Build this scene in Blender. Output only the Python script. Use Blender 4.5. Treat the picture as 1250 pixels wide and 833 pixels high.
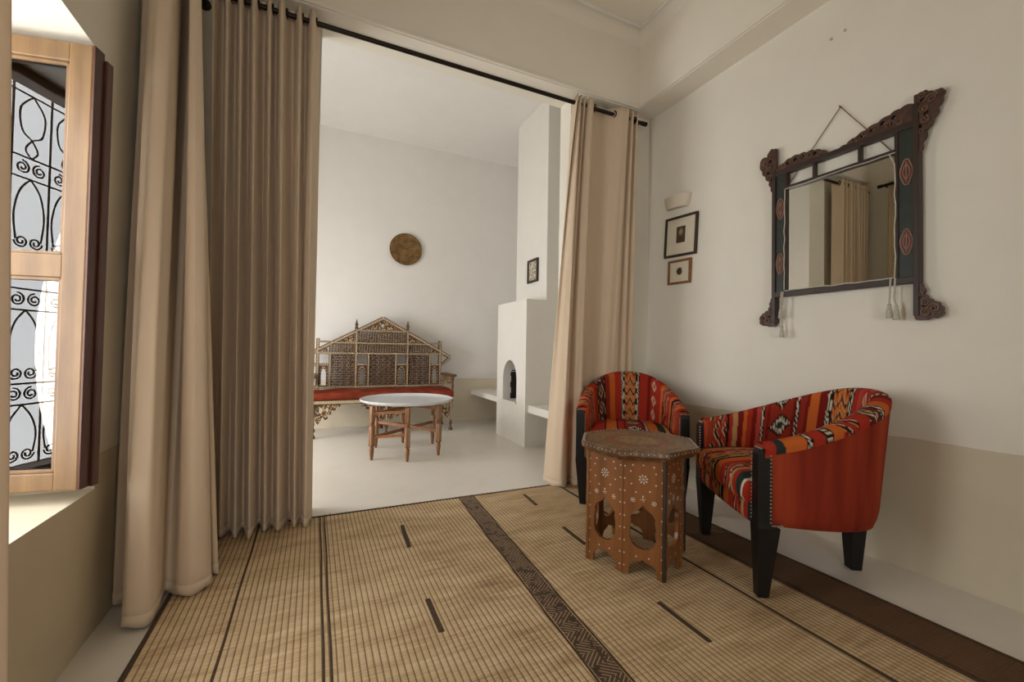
import bpy, bmesh, math, random
from mathutils import Vector, Matrix
random.seed(7)
PI = math.pi
SC = bpy.context.scene
for o in list(bpy.data.objects):
    bpy.data.objects.remove(o)

# ------------------------------------------------------------------ camera
cam_data = bpy.data.cameras.new('camera')
cam = bpy.data.objects.new('camera', cam_data)
SC.collection.objects.link(cam)
cam_data.sensor_fit = 'HORIZONTAL'
cam_data.sensor_width = 36.0
cam_data.lens = 520.0 / 1250.0 * 36.0
cam_data.clip_start = 0.02
dx = Vector((1745 - 625, -(446 - 416.5), -520.0)).normalized()
dy = Vector((378 - 625, -(423 - 416.5), -520.0))
dy = (dy - dx * dx.dot(dy)).normalized()
dz = dx.cross(dy)
Rm = Matrix((dx, dy, dz))          # camera -> room axes
cam.matrix_world = Matrix.Translation((0, 0, 1.0)) @ Rm.to_4x4()
SC.camera = cam

# ------------------------------------------------------------------ sky, exposure
world = bpy.data.worlds.new('sky')
SC.world = world
world.use_nodes = True
bg = world.node_tree.nodes['Background']
bg.inputs['Color'].default_value = (0.98, 0.99, 1.0, 1)
bg.inputs['Strength'].default_value = 12.0
SC.view_settings.view_transform = 'Standard'
SC.view_settings.look = 'None'
SC.view_settings.gamma = 1.0
SC.view_settings.use_curve_mapping = False
SC.view_settings.exposure = -0.36

def portal(loc, rot, sx, sy):
    """sampling helper for the daylight that comes through a window opening"""
    l = bpy.data.lights.new('window_portal', 'AREA')
    l.shape = 'RECTANGLE'; l.size = sx; l.size_y = sy
    l.cycles.is_portal = True
    o = bpy.data.objects.new('window_portal', l)
    SC.collection.objects.link(o)
    o.location = loc; o.rotation_euler = rot
    return o
# windows of the two rooms, the last two unseen and invented (openings are built below)
WIN = dict(y0=0.62, y1=1.93, z0=0.50, z1=1.965)        # left wall of the near room
FWIN = dict(y0=3.25, y1=4.9, z0=0.30, z1=1.9)         # unseen opening invented in the far room's left wall for its daylight
BWIN = dict(x0=-0.4, x1=0.55, z0=0.65, z1=1.9)         # added in the back wall behind the camera, as fill light
portal((-1.02, 1.275, 1.23), (0, -PI / 2, 0), 1.45, 1.3)
portal((-1.62, 4.075, 1.1), (0, -PI / 2, 0), 1.6, 1.65)
portal((0.075, -2.33, 1.275), (PI / 2, 0, 0), 0.95, 1.25)

# ------------------------------------------------------------------ helpers: colour and nodes
def lin(c):
    if isinstance(c, str):
        c = [int(c[i:i + 2], 16) for i in (0, 2, 4)]
    return tuple((v / 255 / 12.92 if v / 255 <= 0.04045 else ((v / 255 + 0.055) / 1.055) ** 2.4) for v in c)

class NT:
    def __init__(s, name):
        s.m = bpy.data.materials.new(name); s.m.use_nodes = True
        s.t = s.m.node_tree; s.n = s.t.nodes; s.l = s.t.links
        s.b = s.n['Principled BSDF']; s.out = s.n['Material Output']
    def node(s, kind, **kw):
        n = s.n.new(kind)
        for k, v in kw.items():
            if k.startswith('_'):
                n.inputs[k[1:].replace('_', ' ')].default_value = v
            else:
                setattr(n, k, v)
        return n
    def link(s, a, b): s.l.new(a, b)
    def coord(s, which='Object'):
        return s.node('ShaderNodeTexCoord').outputs[which]
    def pos(s):
        return s.node('ShaderNodeNewGeometry').outputs['Position']
    def sep(s, v):
        n = s.node('ShaderNodeSeparateXYZ'); s.link(v, n.inputs[0]); return n.outputs
    def math(s, op, a, b=None, c=None, clamp=False):
        n = s.node('ShaderNodeMath', operation=op); n.use_clamp = clamp
        for i, x in enumerate((a, b, c)):
            if x is None: continue
            if isinstance(x, (int, float)): n.inputs[i].default_value = x
            else: s.link(x, n.inputs[i])
        return n.outputs[0]
    def noise(s, vec, scale, detail=3, rough=0.55):
        n = s.node('ShaderNodeTexNoise'); n.inputs['Scale'].default_value = scale
        n.inputs['Detail'].default_value = detail; n.inputs['Roughness'].default_value = rough
        if vec is not None: s.link(vec, n.inputs['Vector'])
        return n.outputs[0]
    def scale(s, vec, v):
        n = s.node('ShaderNodeVectorMath', operation='MULTIPLY'); s.link(vec, n.inputs[0]); n.inputs[1].default_value = v
        return n.outputs[0]
    def ramp(s, f, stops, interp='LINEAR'):
        n = s.node('ShaderNodeValToRGB'); s.link(f, n.inputs[0])
        cr = n.color_ramp; cr.interpolation = interp
        while len(cr.elements) < len(stops): cr.elements.new(0.5)
        for e, (p, c) in zip(cr.elements, stops):
            e.position = p; e.color = (*c, 1) if len(c) == 3 else c
        return n.outputs[0]
    def mix(s, f, a, b, mode='MIX'):
        n = s.node('ShaderNodeMix', data_type='RGBA', blend_type=mode)
        for sock, x in ((n.inputs[0], f), (n.inputs[6], a), (n.inputs[7], b)):
            if isinstance(x, (int, float)): sock.default_value = x
            elif isinstance(x, tuple): sock.default_value = (*x, 1) if len(x) == 3 else x
            else: s.link(x, sock)
        return n.outputs[2]
    def bump(s, h, strength=0.2, dist=0.01):
        n = s.node('ShaderNodeBump'); n.inputs['Strength'].default_value = strength
        n.inputs['Distance'].default_value = dist; s.link(h, n.inputs['Height'])
        s.link(n.outputs[0], s.b.inputs['Normal'])
    def col(s, c):
        if isinstance(c, tuple): s.b.inputs['Base Color'].default_value = (*c[:3], 1)
        else: s.link(c, s.b.inputs['Base Color'])
    def rough(s, r):
        if isinstance(r, (int, float)): s.b.inputs['Roughness'].default_value = r
        else: s.link(r, s.b.inputs['Roughness'])

def simple(name, hexc, rough=0.6, metal=0.0, var=0.12, scale=18, bump=0.1, stretch=(1, 1, 1), spec=0.5):
    t = NT(name); c = lin(hexc)
    v = t.scale(t.coord(), stretch)
    n = t.noise(v, scale, 4)
    t.col(t.ramp(n, [(0.3, tuple(x * (1 - var) for x in c)), (0.7, tuple(min(1, x * (1 + var)) for x in c))]))
    t.rough(rough); t.b.inputs['Metallic'].default_value = metal
    t.b.inputs['Specular IOR Level'].default_value = spec
    if bump: t.bump(n, bump, 0.004)
    return t.m

def plaster(name, up, low=None, dado=0.615, rough=0.7):
    t = NT(name); p = t.pos()
    big = t.noise(p, 1.1, 4); mid = t.noise(p, 6, 5); fine = t.noise(p, 60, 3)
    f = t.math('ADD', t.math('MULTIPLY', big, 0.6), t.math('MULTIPLY', mid, 0.4))
    def tone(c, a): return t.ramp(f, [(0.3, tuple(x * (1 - a) for x in c)), (0.7, tuple(min(1, x * (1 + a)) for x in c))])
    c = tone(lin(up), 0.035)
    if low:
        z = t.sep(p)[2]
        zz = t.math('ADD', z, t.math('MULTIPLY', t.math('SUBTRACT', mid, 0.5), 0.02))
        k = t.math('GREATER_THAN', zz, dado)
        c = t.mix(k, tone(lin(low), 0.07), c)
    t.col(c); t.rough(rough)
    t.bump(t.math('ADD', mid, t.math('MULTIPLY', fine, 0.15)), 0.16, 0.01)
    return t.m

M = {}
M['wall'] = plaster('cream_plaster', 'e6e0d1', 'd0c4ab')
M['far_wall'] = plaster('white_plaster', 'e8e4de', 'ddd1ba', dado=0.585)
M['ceiling'] = plaster('ceiling_plaster', 'e8dfcf')
M['white_plaster'] = plaster('chalk_plaster', 'e4dfd6')
def floor_mat():
    t = NT('polished_cement'); p = t.pos()
    a = t.noise(p, 1.6, 5); b = t.noise(p, 9, 5)
    f = t.math('ADD', t.math('MULTIPLY', a, 0.55), t.math('MULTIPLY', b, 0.45))
    t.col(t.ramp(f, [(0.3, lin('dad2c4')), (0.55, lin('e1dacf')), (0.75, lin('e5dfd6'))]))
    t.rough(t.ramp(b, [(0.3, (0.30,) * 3), (0.7, (0.38,) * 3)]))
    return t.m
M['floor'] = floor_mat()
def wood(name, c1, c2, rough=0.5, axis=2, scale=14, spec=0.5):
    t = NT(name); st = [9, 9, 9]; st[axis] = 0.7
    v = t.scale(t.coord(), tuple(st))
    n = t.noise(v, scale / 6, 6, 0.6); w = t.noise(t.coord(), 5, 3)
    f = t.math('ADD', t.math('MULTIPLY', n, 0.75), t.math('MULTIPLY', w, 0.25))
    t.col(t.ramp(f, [(0.3, lin(c1)), (0.72, lin(c2))])); t.rough(rough)
    t.b.inputs['Specular IOR Level'].default_value = spec
    t.bump(n, 0.12, 0.003); return t.m
M['sash_wood'] = wood('window_wood', '5f4426', '8a6a42', 0.45)
M['dark_sash'] = wood('dark_window_wood', '3d1f14', '5b3122', 0.4)
M['oct_wood'] = wood('walnut_veneer', '6b411f', '935d31', 0.38)
M['stand_wood'] = wood('reddish_wood', '744727', '9a663c', 0.4)
M['black_wood'] = wood('black_lacquered_wood', '120f0d', '1d1917', 0.42, spec=0.35)
M['sofa_wood'] = wood('carved_dark_wood', '4a3220', '6b4c31', 0.5)
M['bone'] = simple('bone_inlay', 'cdb896', 0.5, var=0.2, scale=60)
M['pearl'] = simple('mother_of_pearl', 'cdc3b0', 0.35, var=0.15, scale=90, bump=0)
M['mosaic'] = None
M['iron'] = simple('wrought_iron', '7d6650', 0.6, 0.1)
M['rod'] = simple('dark_bronze_rod', '2e241d', 0.4, 0.7)
M['nail'] = simple('pewter_nailhead', 'b0a898', 0.35, 0.8, bump=0)
M['brass'] = None
M['white_metal'] = simple('pale_tinned_metal', 'dde0e2', 0.3, 0.1, var=0.04, scale=25)
M['lamp_plaster'] = simple('plaster_lamp', 'd8ccb8', 0.7, var=0.03)
M['white_paint'] = simple('white_paint', 'e2dace', 0.5, var=0.03)
M['red_seat'] = simple('worn_red_velvet', '853824', 0.95, var=0.35, scale=9, bump=0.3, spec=0.15)
M['green_frame'] = simple('dark_green_paint', '222a22', 0.5, var=0.25, scale=22)
M['carved'] = simple('carved_brown_wood', '4a3024', 0.5, var=0.35, scale=40, bump=0.4)
M['carved_highlight'] = simple('carved_wood_highlight', '6a4c39', 0.38, var=0.35, scale=60, bump=0.3)  # lighter brown paints the highlights on the raised scrolls
M['frame_dark'] = wood('dark_brown_frame', '2a1c13', '3c2a1e', 0.45)
M['frame_gold'] = simple('gilt_frame', '8a5f35', 0.5, 0.2, var=0.3, scale=50)
M['mat_board'] = simple('cream_mount', 'd9cfb8', 0.8, var=0.03)
M['medallion'] = simple('red_medallion', '5e2019', 0.5, var=0.3, scale=60)
M['gilt_line'] = simple('pale_gilt', '8f7763', 0.5, 0.2)
M['cord'] = simple('pale_cord', 'b9b3a2', 0.85, var=0.15, scale=120, bump=0.4)
M['soot'] = simple('sooty_brick', '2b2420', 0.95, var=0.4, scale=12, bump=0.5)
M['leaf_out'] = simple('street_wall', 'cfc4b4', 0.9)
def brass_mat():
    t = NT('aged_brass'); p = t.coord()
    g = t.sep(p)
    r = t.math('SQRT', t.math('ADD', t.math('POWER', g[0], 2.0), t.math('POWER', g[2], 2.0)))
    rings = t.math('SINE', t.math('MULTIPLY', r, 210.0))
    n = t.noise(p, 14, 5)
    f = t.math('ADD', t.math('MULTIPLY', rings, 0.10), n)
    t.col(t.ramp(f, [(0.3, lin('5d4728')), (0.7, lin('957447'))]))
    t.b.inputs['Metallic'].default_value = 0.55; t.rough(0.5)
    t.bump(f, 0.3, 0.004); return t.m
M['brass'] = brass_mat()
def mosaic_mat():
    t = NT('mother_of_pearl_mosaic'); p = t.coord()
    v = t.node('ShaderNodeTexVoronoi'); v.inputs['Scale'].default_value = 42
    t.link(p, v.inputs['Vector'])
    t.col(t.ramp(v.outputs['Distance'], [(0.25, lin('c4ad86')), (0.42, lin('93734c')), (0.56, lin('4a3220'))]))
    t.rough(0.45); return t.m
M['mosaic'] = mosaic_mat()
def tabletop_mat():
    t = NT('carved_table_top'); p = t.coord(); g = t.sep(p)
    r = t.math('SQRT', t.math('ADD', t.math('POWER', g[0], 2.0), t.math('POWER', g[1], 2.0)))
    n = t.noise(p, 55, 4); big = t.noise(p, 9, 3)
    rw = t.math('ADD', t.math('DIVIDE', r, 0.3), t.math('MULTIPLY', t.math('SUBTRACT', t.noise(p, 16, 2), 0.5), 0.12))
    rings = t.ramp(rw, [(0.0, lin('9a7f56')), (0.30, lin('ab8c5e')), (0.38, lin('8a4a26')), (0.50, lin('96552f')), (0.56, lin('97774b')), (0.78, lin('866440')), (0.84, lin('6e4526')), (0.92, lin('7b5a38'))])
    v = t.node('ShaderNodeTexVoronoi'); v.inputs['Scale'].default_value = 44; t.link(p, v.inputs['Vector'])
    k = t.ramp(v.outputs['Distance'], [(0.2, (1.15, 1.12, 1.05)), (0.62, (0.42, 0.36, 0.32))])
    c = t.mix(0.85, rings, k, 'MULTIPLY')
    c = t.mix(t.math('MULTIPLY', t.ramp(big, [(0.42, (0, 0, 0)), (0.62, (1, 1, 1))]), 0.18), c, lin('a3957a'))
    t.col(c); t.rough(0.36); t.bump(v.outputs['Distance'], 0.35, 0.002); return t.m
M['tabletop'] = tabletop_mat()
def fabric(name, hexc, var=0.07, transl=0.0):
    t = NT(name); c = lin(hexc); p = t.coord()
    wv = t.noise(t.scale(p, (260, 260, 260)), 1.0, 2); sl = t.noise(t.scale(p, (14, 14, 2.0)), 1.0, 4)
    f = t.math('ADD', t.math('MULTIPLY', wv, 0.35), t.math('MULTIPLY', sl, 0.65))
    colr = t.ramp(f, [(0.3, tuple(x * (1 - var) for x in c)), (0.7, tuple(min(1, x * (1 + var)) for x in c))])
    t.col(colr); t.rough(0.9)
    t.b.inputs['Specular IOR Level'].default_value = 0.15
    t.b.inputs['Sheen Weight'].default_value = 0.15
    t.bump(t.math('ADD', wv, t.math('MULTIPLY', sl, 0.5)), 0.06, 0.003)
    if transl:
        tr = t.node('ShaderNodeBsdfTranslucent'); t.link(colr, tr.inputs['Color'])
        mx = t.node('ShaderNodeMixShader'); mx.inputs[0].default_value = transl
        t.link(t.b.outputs[0], mx.inputs[1]); t.link(tr.outputs[0], mx.inputs[2])
        t.link(mx.outputs[0], t.out.inputs['Surface'])
    return t.m
M['curtain'] = fabric('sand_linen', 'e1cbaf', 0.035, 0.16)
def kilim_mat():
    t = NT('woven_kilim'); a = t.node('ShaderNodeVertexColor'); a.layer_name = 'weave'
    p = t.coord(); n = t.noise(t.scale(p, (330, 330, 330)), 1, 2); b = t.noise(p, 12, 3)
    f = t.math('ADD', t.math('MULTIPLY', n, 0.5), t.math('MULTIPLY', b, 0.5))
    t.col(t.mix(0.5, a.outputs[0], t.ramp(f, [(0.3, (0.72,) * 3), (0.7, (1.0,) * 3)]), 'MULTIPLY'))
    t.rough(0.95); t.b.inputs['Specular IOR Level'].default_value = 0.1
    t.bump(n, 0.25, 0.003); return t.m
M['kilim'] = kilim_mat()
def red_mat():
    t = NT('rust_red_weave'); p = t.coord()
    n = t.noise(t.scale(p, (9, 9, 0.8)), 1, 3); f = t.noise(t.scale(p, (240, 240, 240)), 1, 2)
    c = t.ramp(n, [(0.3, lin('7c2a1d')), (0.5, lin('963723')), (0.72, lin('a84628'))])
    t.col(t.mix(0.3, c, t.ramp(f, [(0.3, (0.6,) * 3), (0.7, (1,) * 3)]), 'MULTIPLY'))
    t.rough(0.95); t.b.inputs['Specular IOR Level'].default_value = 0.1
    t.bump(f, 0.2, 0.003); return t.m
M['red_weave'] = red_mat()
RIB = 0.0212
def rug_mat():
    t = NT('reed_matting'); p = t.coord(); g = t.sep(p)
    warp = t.math('MULTIPLY', t.math('SUBTRACT', t.noise(t.scale(p, (2.0, 1.2, 1)), 1.0, 2), 0.5), 0.008)
    ph = t.math('FRACT', t.math('DIVIDE', t.math('ADD', g[0], warp), RIB))
    # brittle dark thread between the reeds; broken here and there
    brk = t.noise(t.scale(p, (30, 9, 1)), 1.0, 3)
    d = t.math('ABSOLUTE', t.math('SUBTRACT', ph, 0.5))
    width = t.math('ADD', 0.31, t.math('MULTIPLY', brk, 0.16))
    line = t.math('MULTIPLY', t.math('GREATER_THAN', d, width), t.math('ADD', 0.35, t.math('MULTIPLY', brk, 0.75)))
    cross = t.noise(t.scale(p, (5, 190, 1)), 1.0, 3)
    blot = t.noise(t.scale(p, (3.0, 8.5, 1)), 1.0, 6, 0.72)
    f = t.math('ADD', t.math('MULTIPLY', cross, 0.45), t.math('MULTIPLY', blot, 0.55))
    reed = t.ramp(f, [(0.30, lin('86694a')), (0.42, lin('b3966f')), (0.54, lin('cdb28a')), (0.72, lin('dfc8a4'))])
    border = t.ramp(f, [(0.3, lin('4a3523')), (0.7, lin('725439'))])
    k = t.ramp(g[0], [(0.0, (0, 0, 0)), (1.0, (1, 1, 1))])
    edge = t.math('GREATER_THAN', g[0], 1.045)   # dark outer strip of the mat
    c = t.mix(edge, reed, border)
    c = t.mix(line, c, lin('553e28'))
    t.col(c); t.rough(0.75)
    t.b.inputs['Specular IOR Level'].default_value = 0.3
    t.bump(t.math('ADD', t.math('MULTIPLY', cross, 0.6), t.math('MULTIPLY', blot, 0.6)), 0.5, 0.004)
    return t.m
M['rug'] = rug_mat()
def band_mat():
    t = NT('dark_leather_band'); p = t.coord(); g = t.sep(p)
    ph = t.math('FRACT', t.math('DIVIDE', g[1], 0.11))
    s = t.math('MULTIPLY', t.math('SIGN', t.math('SUBTRACT', ph, 0.5)), g[0])
    zz = t.math('FRACT', t.math('MULTIPLY', t.math('ADD', g[1], t.math('MULTIPLY', s, 0.8)), 62.0))
    n = t.noise(p, 34, 3)
    k = t.math('MULTIPLY', t.math('GREATER_THAN', zz, 0.72), t.math('GREATER_THAN', n, 0.43))
    t.col(t.mix(k, t.ramp(n, [(0.3, lin('38281c')), (0.7, lin('59422e'))]), lin('a58a68')))
    t.rough(0.7); t.bump(zz, 0.2, 0.002); return t.m
M['band'] = band_mat()
M['rug_thread'] = simple('dark_rug_thread', '46331f', 0.85, var=0.35, scale=80, bump=0.3)
def glass_mat():
    t = NT('window_glass')
    t.n.remove(t.b)
    tr = t.node('ShaderNodeBsdfTransparent'); tr.inputs['Color'].default_value = (.94, .93, .91, 1); gl = t.node('ShaderNodeBsdfGlossy')
    gl.inputs['Roughness'].default_value = 0.0
    fr = t.node('ShaderNodeFresnel'); fr.inputs['IOR'].default_value = 1.75
    mx = t.node('ShaderNodeMixShader')
    t.link(fr.outputs[0], mx.inputs[0]); t.link(tr.outputs[0], mx.inputs[1]); t.link(gl.outputs[0], mx.inputs[2])
    t.link(mx.outputs[0], t.out.inputs['Surface']); return t.m
M['glass'] = glass_mat()
def mirror_mat():
    t = NT('mirror_silver'); t.col((0.80, 0.80, 0.76)); t.rough(0.015); t.b.inputs['Metallic'].default_value = 1.0; return t.m
M['mirror'] = mirror_mat()
def print_mat(name, kind):
    t = NT(name); p = t.coord(); g = t.sep(p)
    n = t.noise(p, 55, 4); f = n
    if kind == 'portrait':
        r = t.math('ADD', t.math('POWER', t.math('MULTIPLY', g[0], 1.25), 2.0), t.math('POWER', t.math('SUBTRACT', g[2], 0.02), 2.0))
        k = t.ramp(t.math('DIVIDE', r, 0.0011), [(0.0, lin('b7a88c')), (0.6, lin('8e7c62')), (0.9, lin('4a3827'))])
        c = t.mix(t.math('MULTIPLY', n, 0.8), k, lin('4b3a2a'))
    elif kind == 'ship':
        r = t.math('ADD', t.math('POWER', g[0], 2.0), t.math('POWER', g[2], 2.0))
        c = t.ramp(t.math('ADD', t.math('DIVIDE', r, 0.0009), t.math('MULTIPLY', t.math('SUBTRACT', n, 0.5), 1.2)), [(0.55, lin('3b3022')), (0.8, lin('8a7c62')), (1.0, lin('cfc3a8'))])
    else:
        c = t.ramp(n, [(0.38, lin('3a3128')), (0.5, lin('b9ae96')), (0.62, lin('d8cfbd'))])
    t.col(c); t.rough(0.6); return t.m
M['portrait'] = print_mat('portrait_print', 'portrait')
M['ship'] = print_mat('small_vignette_print', 'ship')
M['sketch'] = print_mat('ink_print', 'sketch')

# ------------------------------------------------------------------ helpers: meshes and objects
def V(*a): return Vector(a)
class MB:
    def __init__(s): s.v = []; s.f = []
    def add(s, vs, fs):
        b = len(s.v); s.v += [Vector(p) for p in vs]; s.f += [tuple(i + b for i in f) for f in fs]; return s
    def hexa(s, c):
        return s.add(c, [(0, 3, 2, 1), (4, 5, 6, 7), (0, 1, 5, 4), (1, 2, 6, 5), (2, 3, 7, 6), (3, 0, 4, 7)])
    def box(s, x0, x1, y0, y1, z0, z1):
        return s.hexa([(x0, y0, z0), (x1, y0, z0), (x1, y1, z0), (x0, y1, z0), (x0, y0, z1), (x1, y0, z1), (x1, y1, z1), (x0, y1, z1)])
    def bbox(s, x0, x1, y0, y1, z0, z1, b=0.004, seg=2):
        bm = bmesh.new(); bmesh.ops.create_cube(bm, size=1)
        for v in bm.verts:
            v.co = Vector((x0 + (v.co.x + .5) * (x1 - x0), y0 + (v.co.y + .5) * (y1 - y0), z0 + (v.co.z + .5) * (z1 - z0)))
        bmesh.ops.bevel(bm, geom=bm.edges[:], offset=b, segments=seg, affect='EDGES', profile=0.5)
        return s.bm(bm)
    def bm(s, bm, mat=None):
        bm.verts.index_update()
        s.add([(mat @ v.co) if mat else v.co.copy() for v in bm.verts], [[v.index for v in f.verts] for f in bm.faces])
        bm.free(); return s
    def bar(s, a, b, w, h, up=(0, 0, 1)):
        a = Vector(a); b = Vector(b); d = (b - a).normalized(); up = Vector(up)
        r = d.cross(up)
        if r.length < 1e-5: r = d.cross(Vector((1, 0, 0)))
        r.normalize(); u = r.cross(d)
        c = []
        for p in (a, b):
            for sx, sy in ((-1, -1), (1, -1), (1, 1), (-1, 1)):
                c.append(p + r * sx * w / 2 + u * sy * h / 2)
        return s.hexa(c)
    def tube(s, path, r, n=8, closed=False):
        path = [Vector(p) for p in path]; N = len(path)
        rr = r if isinstance(r, (list, tuple)) else [r] * N
        vs = []; up = None
        for i, p in enumerate(path):
            a = path[(i - 1) % N] if (i or closed) else path[0]
            b = path[(i + 1) % N] if (i < N - 1 or closed) else path[-1]
            d = (b - a).normalized()
            if up is None:
                up = d.orthogonal().normalized()
            else:
                up = (up - d * up.dot(d))
                if up.length < 1e-6: up = d.orthogonal()
                up.normalize()
            q = d.cross(up)
            for k in range(n):
                t = 2 * PI * k / n
                vs.append(p + (up * math.cos(t) + q * math.sin(t)) * rr[i])
        fs = []
        M_ = N if closed else N - 1
        for i in range(M_):
            j = (i + 1) % N
            for k in range(n):
                k2 = (k + 1) % n
                fs.append((i * n + k, i * n + k2, j * n + k2, j * n + k))
        if not closed:
            fs.append(tuple(range(n - 1, -1, -1))); fs.append(tuple((N - 1) * n + k for k in range(n)))
        return s.add(vs, fs)
    def lathe(s, prof, c=(0, 0, 0), n=16, mat=None):
        """profile of (radius, z) about the z axis at c"""
        vs = []; c = Vector(c)
        for r, z in prof:
            for k in range(n):
                t = 2 * PI * k / n
                p = Vector((max(r, 1e-4) * math.cos(t), max(r, 1e-4) * math.sin(t), z))
                vs.append((mat @ p if mat else p) + c)
        fs = []
        for i in range(len(prof) - 1):
            for k in range(n):
                k2 = (k + 1) % n
                fs.append((i * n + k, i * n + k2, (i + 1) * n + k2, (i + 1) * n + k))
        fs.append(tuple(range(n - 1, -1, -1))); fs.append(tuple((len(prof) - 1) * n + k for k in range(n)))
        return s.add(vs, fs)
    def ball(s, c, r, seg=8, rings=5, sc=(1, 1, 1)):
        c = Vector(c); prof = [(math.sin(PI * i / rings), -math.cos(PI * i / rings)) for i in range(rings + 1)]
        vs = []
        for pr, pz in prof:
            for k in range(seg):
                t = 2 * PI * k / seg
                vs.append(c + Vector((max(pr, .01) * math.cos(t) * r * sc[0], max(pr, .01) * math.sin(t) * r * sc[1], pz * r * sc[2])))
        fs = []
        for i in range(rings):
            for k in range(seg):
                k2 = (k + 1) % seg
                fs.append((i * seg + k, i * seg + k2, (i + 1) * seg + k2, (i + 1) * seg + k))
        return s.add(vs, fs)
    def plate(s, outer, holes=(), th=0.01, xf=None):
        """flat sheet in local (a, b), pierced by holes, thickness th along local c; xf(a,b,c)->point"""
        bm = bmesh.new()
        for loop in [outer] + list(holes):
            vs = [bm.verts.new((p[0], p[1], 0)) for p in loop]
            for i in range(len(vs)): bm.edges.new((vs[i], vs[(i + 1) % len(vs)]))
        bmesh.ops.triangle_fill(bm, use_beauty=True, use_dissolve=False, edges=bm.edges[:])
        bmesh.ops.recalc_face_normals(bm, faces=bm.faces[:])
        r = bmesh.ops.extrude_face_region(bm, geom=bm.faces[:])
        for g in r['geom']:
            if isinstance(g, bmesh.types.BMVert): g.co.z += th
        bmesh.ops.recalc_face_normals(bm, faces=bm.faces[:])
        bm.verts.index_update()
        s.add([xf(*v.co) if xf else v.co.copy() for v in bm.verts], [[v.index for v in f.verts] for f in bm.faces])
        bm.free(); return s
    def build(s, name, mat, parent=None, smooth=False, world=False, loc=None, fix=True, angle=40):
        """one mesh object. With a parent the points are in the parent's own frame (or world frame, world=True)."""
        vs = s.v
        base = Vector((0, 0, 0))
        if parent is not None and world:
            bpy.context.view_layer.update()
            inv = parent_world(parent).inverted(); vs = [inv @ p for p in vs]
        if loc == 'base' or (parent is None and loc is None):
            xs = [p.x for p in vs]; ys = [p.y for p in vs]; zs = [p.z for p in vs]
            base = Vector(((min(xs) + max(xs)) / 2, (min(ys) + max(ys)) / 2, min(zs)))
            vs = [p - base for p in vs]
        elif isinstance(loc, (tuple, Vector)):
            base = Vector(loc); vs = [p - base for p in vs]
        me = bpy.data.meshes.new(name); me.from_pydata([tuple(p) for p in vs], [], s.f); me.validate()
        if fix:
            bm = bmesh.new(); bm.from_mesh(me); bmesh.ops.recalc_face_normals(bm, faces=bm.faces[:]); bm.to_mesh(me); bm.free()
        if smooth:
            me.polygons.foreach_set('use_smooth', [True] * len(me.polygons))
            if angle < 180:
                try: me.set_sharp_from_angle(angle=math.radians(angle))
                except Exception: pass
        o = bpy.data.objects.new(name, me); SC.collection.objects.link(o)
        if mat: me.materials.append(mat)
        o.parent = parent; o.location = base
        return o

def parent_world(o):
    m = o.matrix_basis.copy()
    while o.parent: o = o.parent; m = o.matrix_basis @ m
    return m
def tag(o, label, cat, group=None, kind=None):
    if label: o['label'] = label
    if cat: o['category'] = cat
    if group: o['group'] = group
    if kind: o['kind'] = kind
    return o
def thing(name, label, cat, loc=(0, 0, 0), rotz=0.0, group=None, kind=None):
    o = bpy.data.objects.new(name, None); SC.collection.objects.link(o)
    o.empty_display_size = 0.1; o.location = loc; o.rotation_euler = (0, 0, rotz)
    return tag(o, label, cat, group, kind)
def struct(name, mb, mat, parent=None, label=None, **kw):
    o = mb.build(name, mat, parent, **kw); o['kind'] = 'structure'
    if label: o['label'] = label
    return o
def arc(cx, cy, r, a0, a1, n):
    return [(cx + r * math.cos(a0 + (a1 - a0) * i / n), cy + r * math.sin(a0 + (a1 - a0) * i / n)) for i in range(n + 1)]
def spiral(c, r0, r1, a0, turns, n=18):
    return [(c[0] + (r0 + (r1 - r0) * i / n) * math.cos(a0 + 2 * PI * turns * i / n), c[1] + (r0 + (r1 - r0) * i / n) * math.sin(a0 + 2 * PI * turns * i / n)) for i in range(n + 1)]
def catmull(pts, n=6):
    P = [Vector(p) for p in pts]; out = []
    for i in range(len(P) - 1):
        p0 = P[max(i - 1, 0)]; p1 = P[i]; p2 = P[i + 1]; p3 = P[min(i + 2, len(P) - 1)]
        for k in range(n):
            t = k / n
            out.append(0.5 * ((2 * p1) + (p2 - p0) * t + (2 * p0 - 5 * p1 + 4 * p2 - p3) * t * t + (3 * p1 - p0 - 3 * p2 + p3) * t ** 3))
    out.append(P[-1]); return out

# ------------------------------------------------------------------ the room
RX = 2.546; LX = -0.67; FY = 2.775; BY = -2.3; CZ = 3.55
OUT = -1.05                     # window plane of the thick left wall
OPX0, OPX1, OPZ = 0.0, 1.76, 2.955   # opening between the rooms
FB = 2.93                       # far-room face of that wall
FX0, FX1, FBY, FCZ = -1.6, 2.75, 5.72, 3.73

struct('floor', MB().box(-1.65, 2.9, BY - 0.15, 5.9, -0.12, 0.0), M['floor'])
struct('ceiling', MB().box(-1.2, 2.75, BY - 0.15, FY + 0.02, CZ, CZ + 0.12), M['ceiling'])
struct('wall_right', MB().box(RX, RX + 0.2, BY - 0.15, FY + 0.05, 0, CZ + 0.1), M['wall'])
mb = MB()
mb.plate([(-1.2, 0), (RX + .1, 0), (RX + .1, CZ + .1), (-1.2, CZ + .1)], [[(BWIN['x0'], BWIN['z0']), (BWIN['x1'], BWIN['z0']), (BWIN['x1'], BWIN['z1']), (BWIN['x0'], BWIN['z1'])]], 0.15, lambda a, b, c: V(a, BY - c, b))
struct('wall_back', mb, M['wall'])
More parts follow.
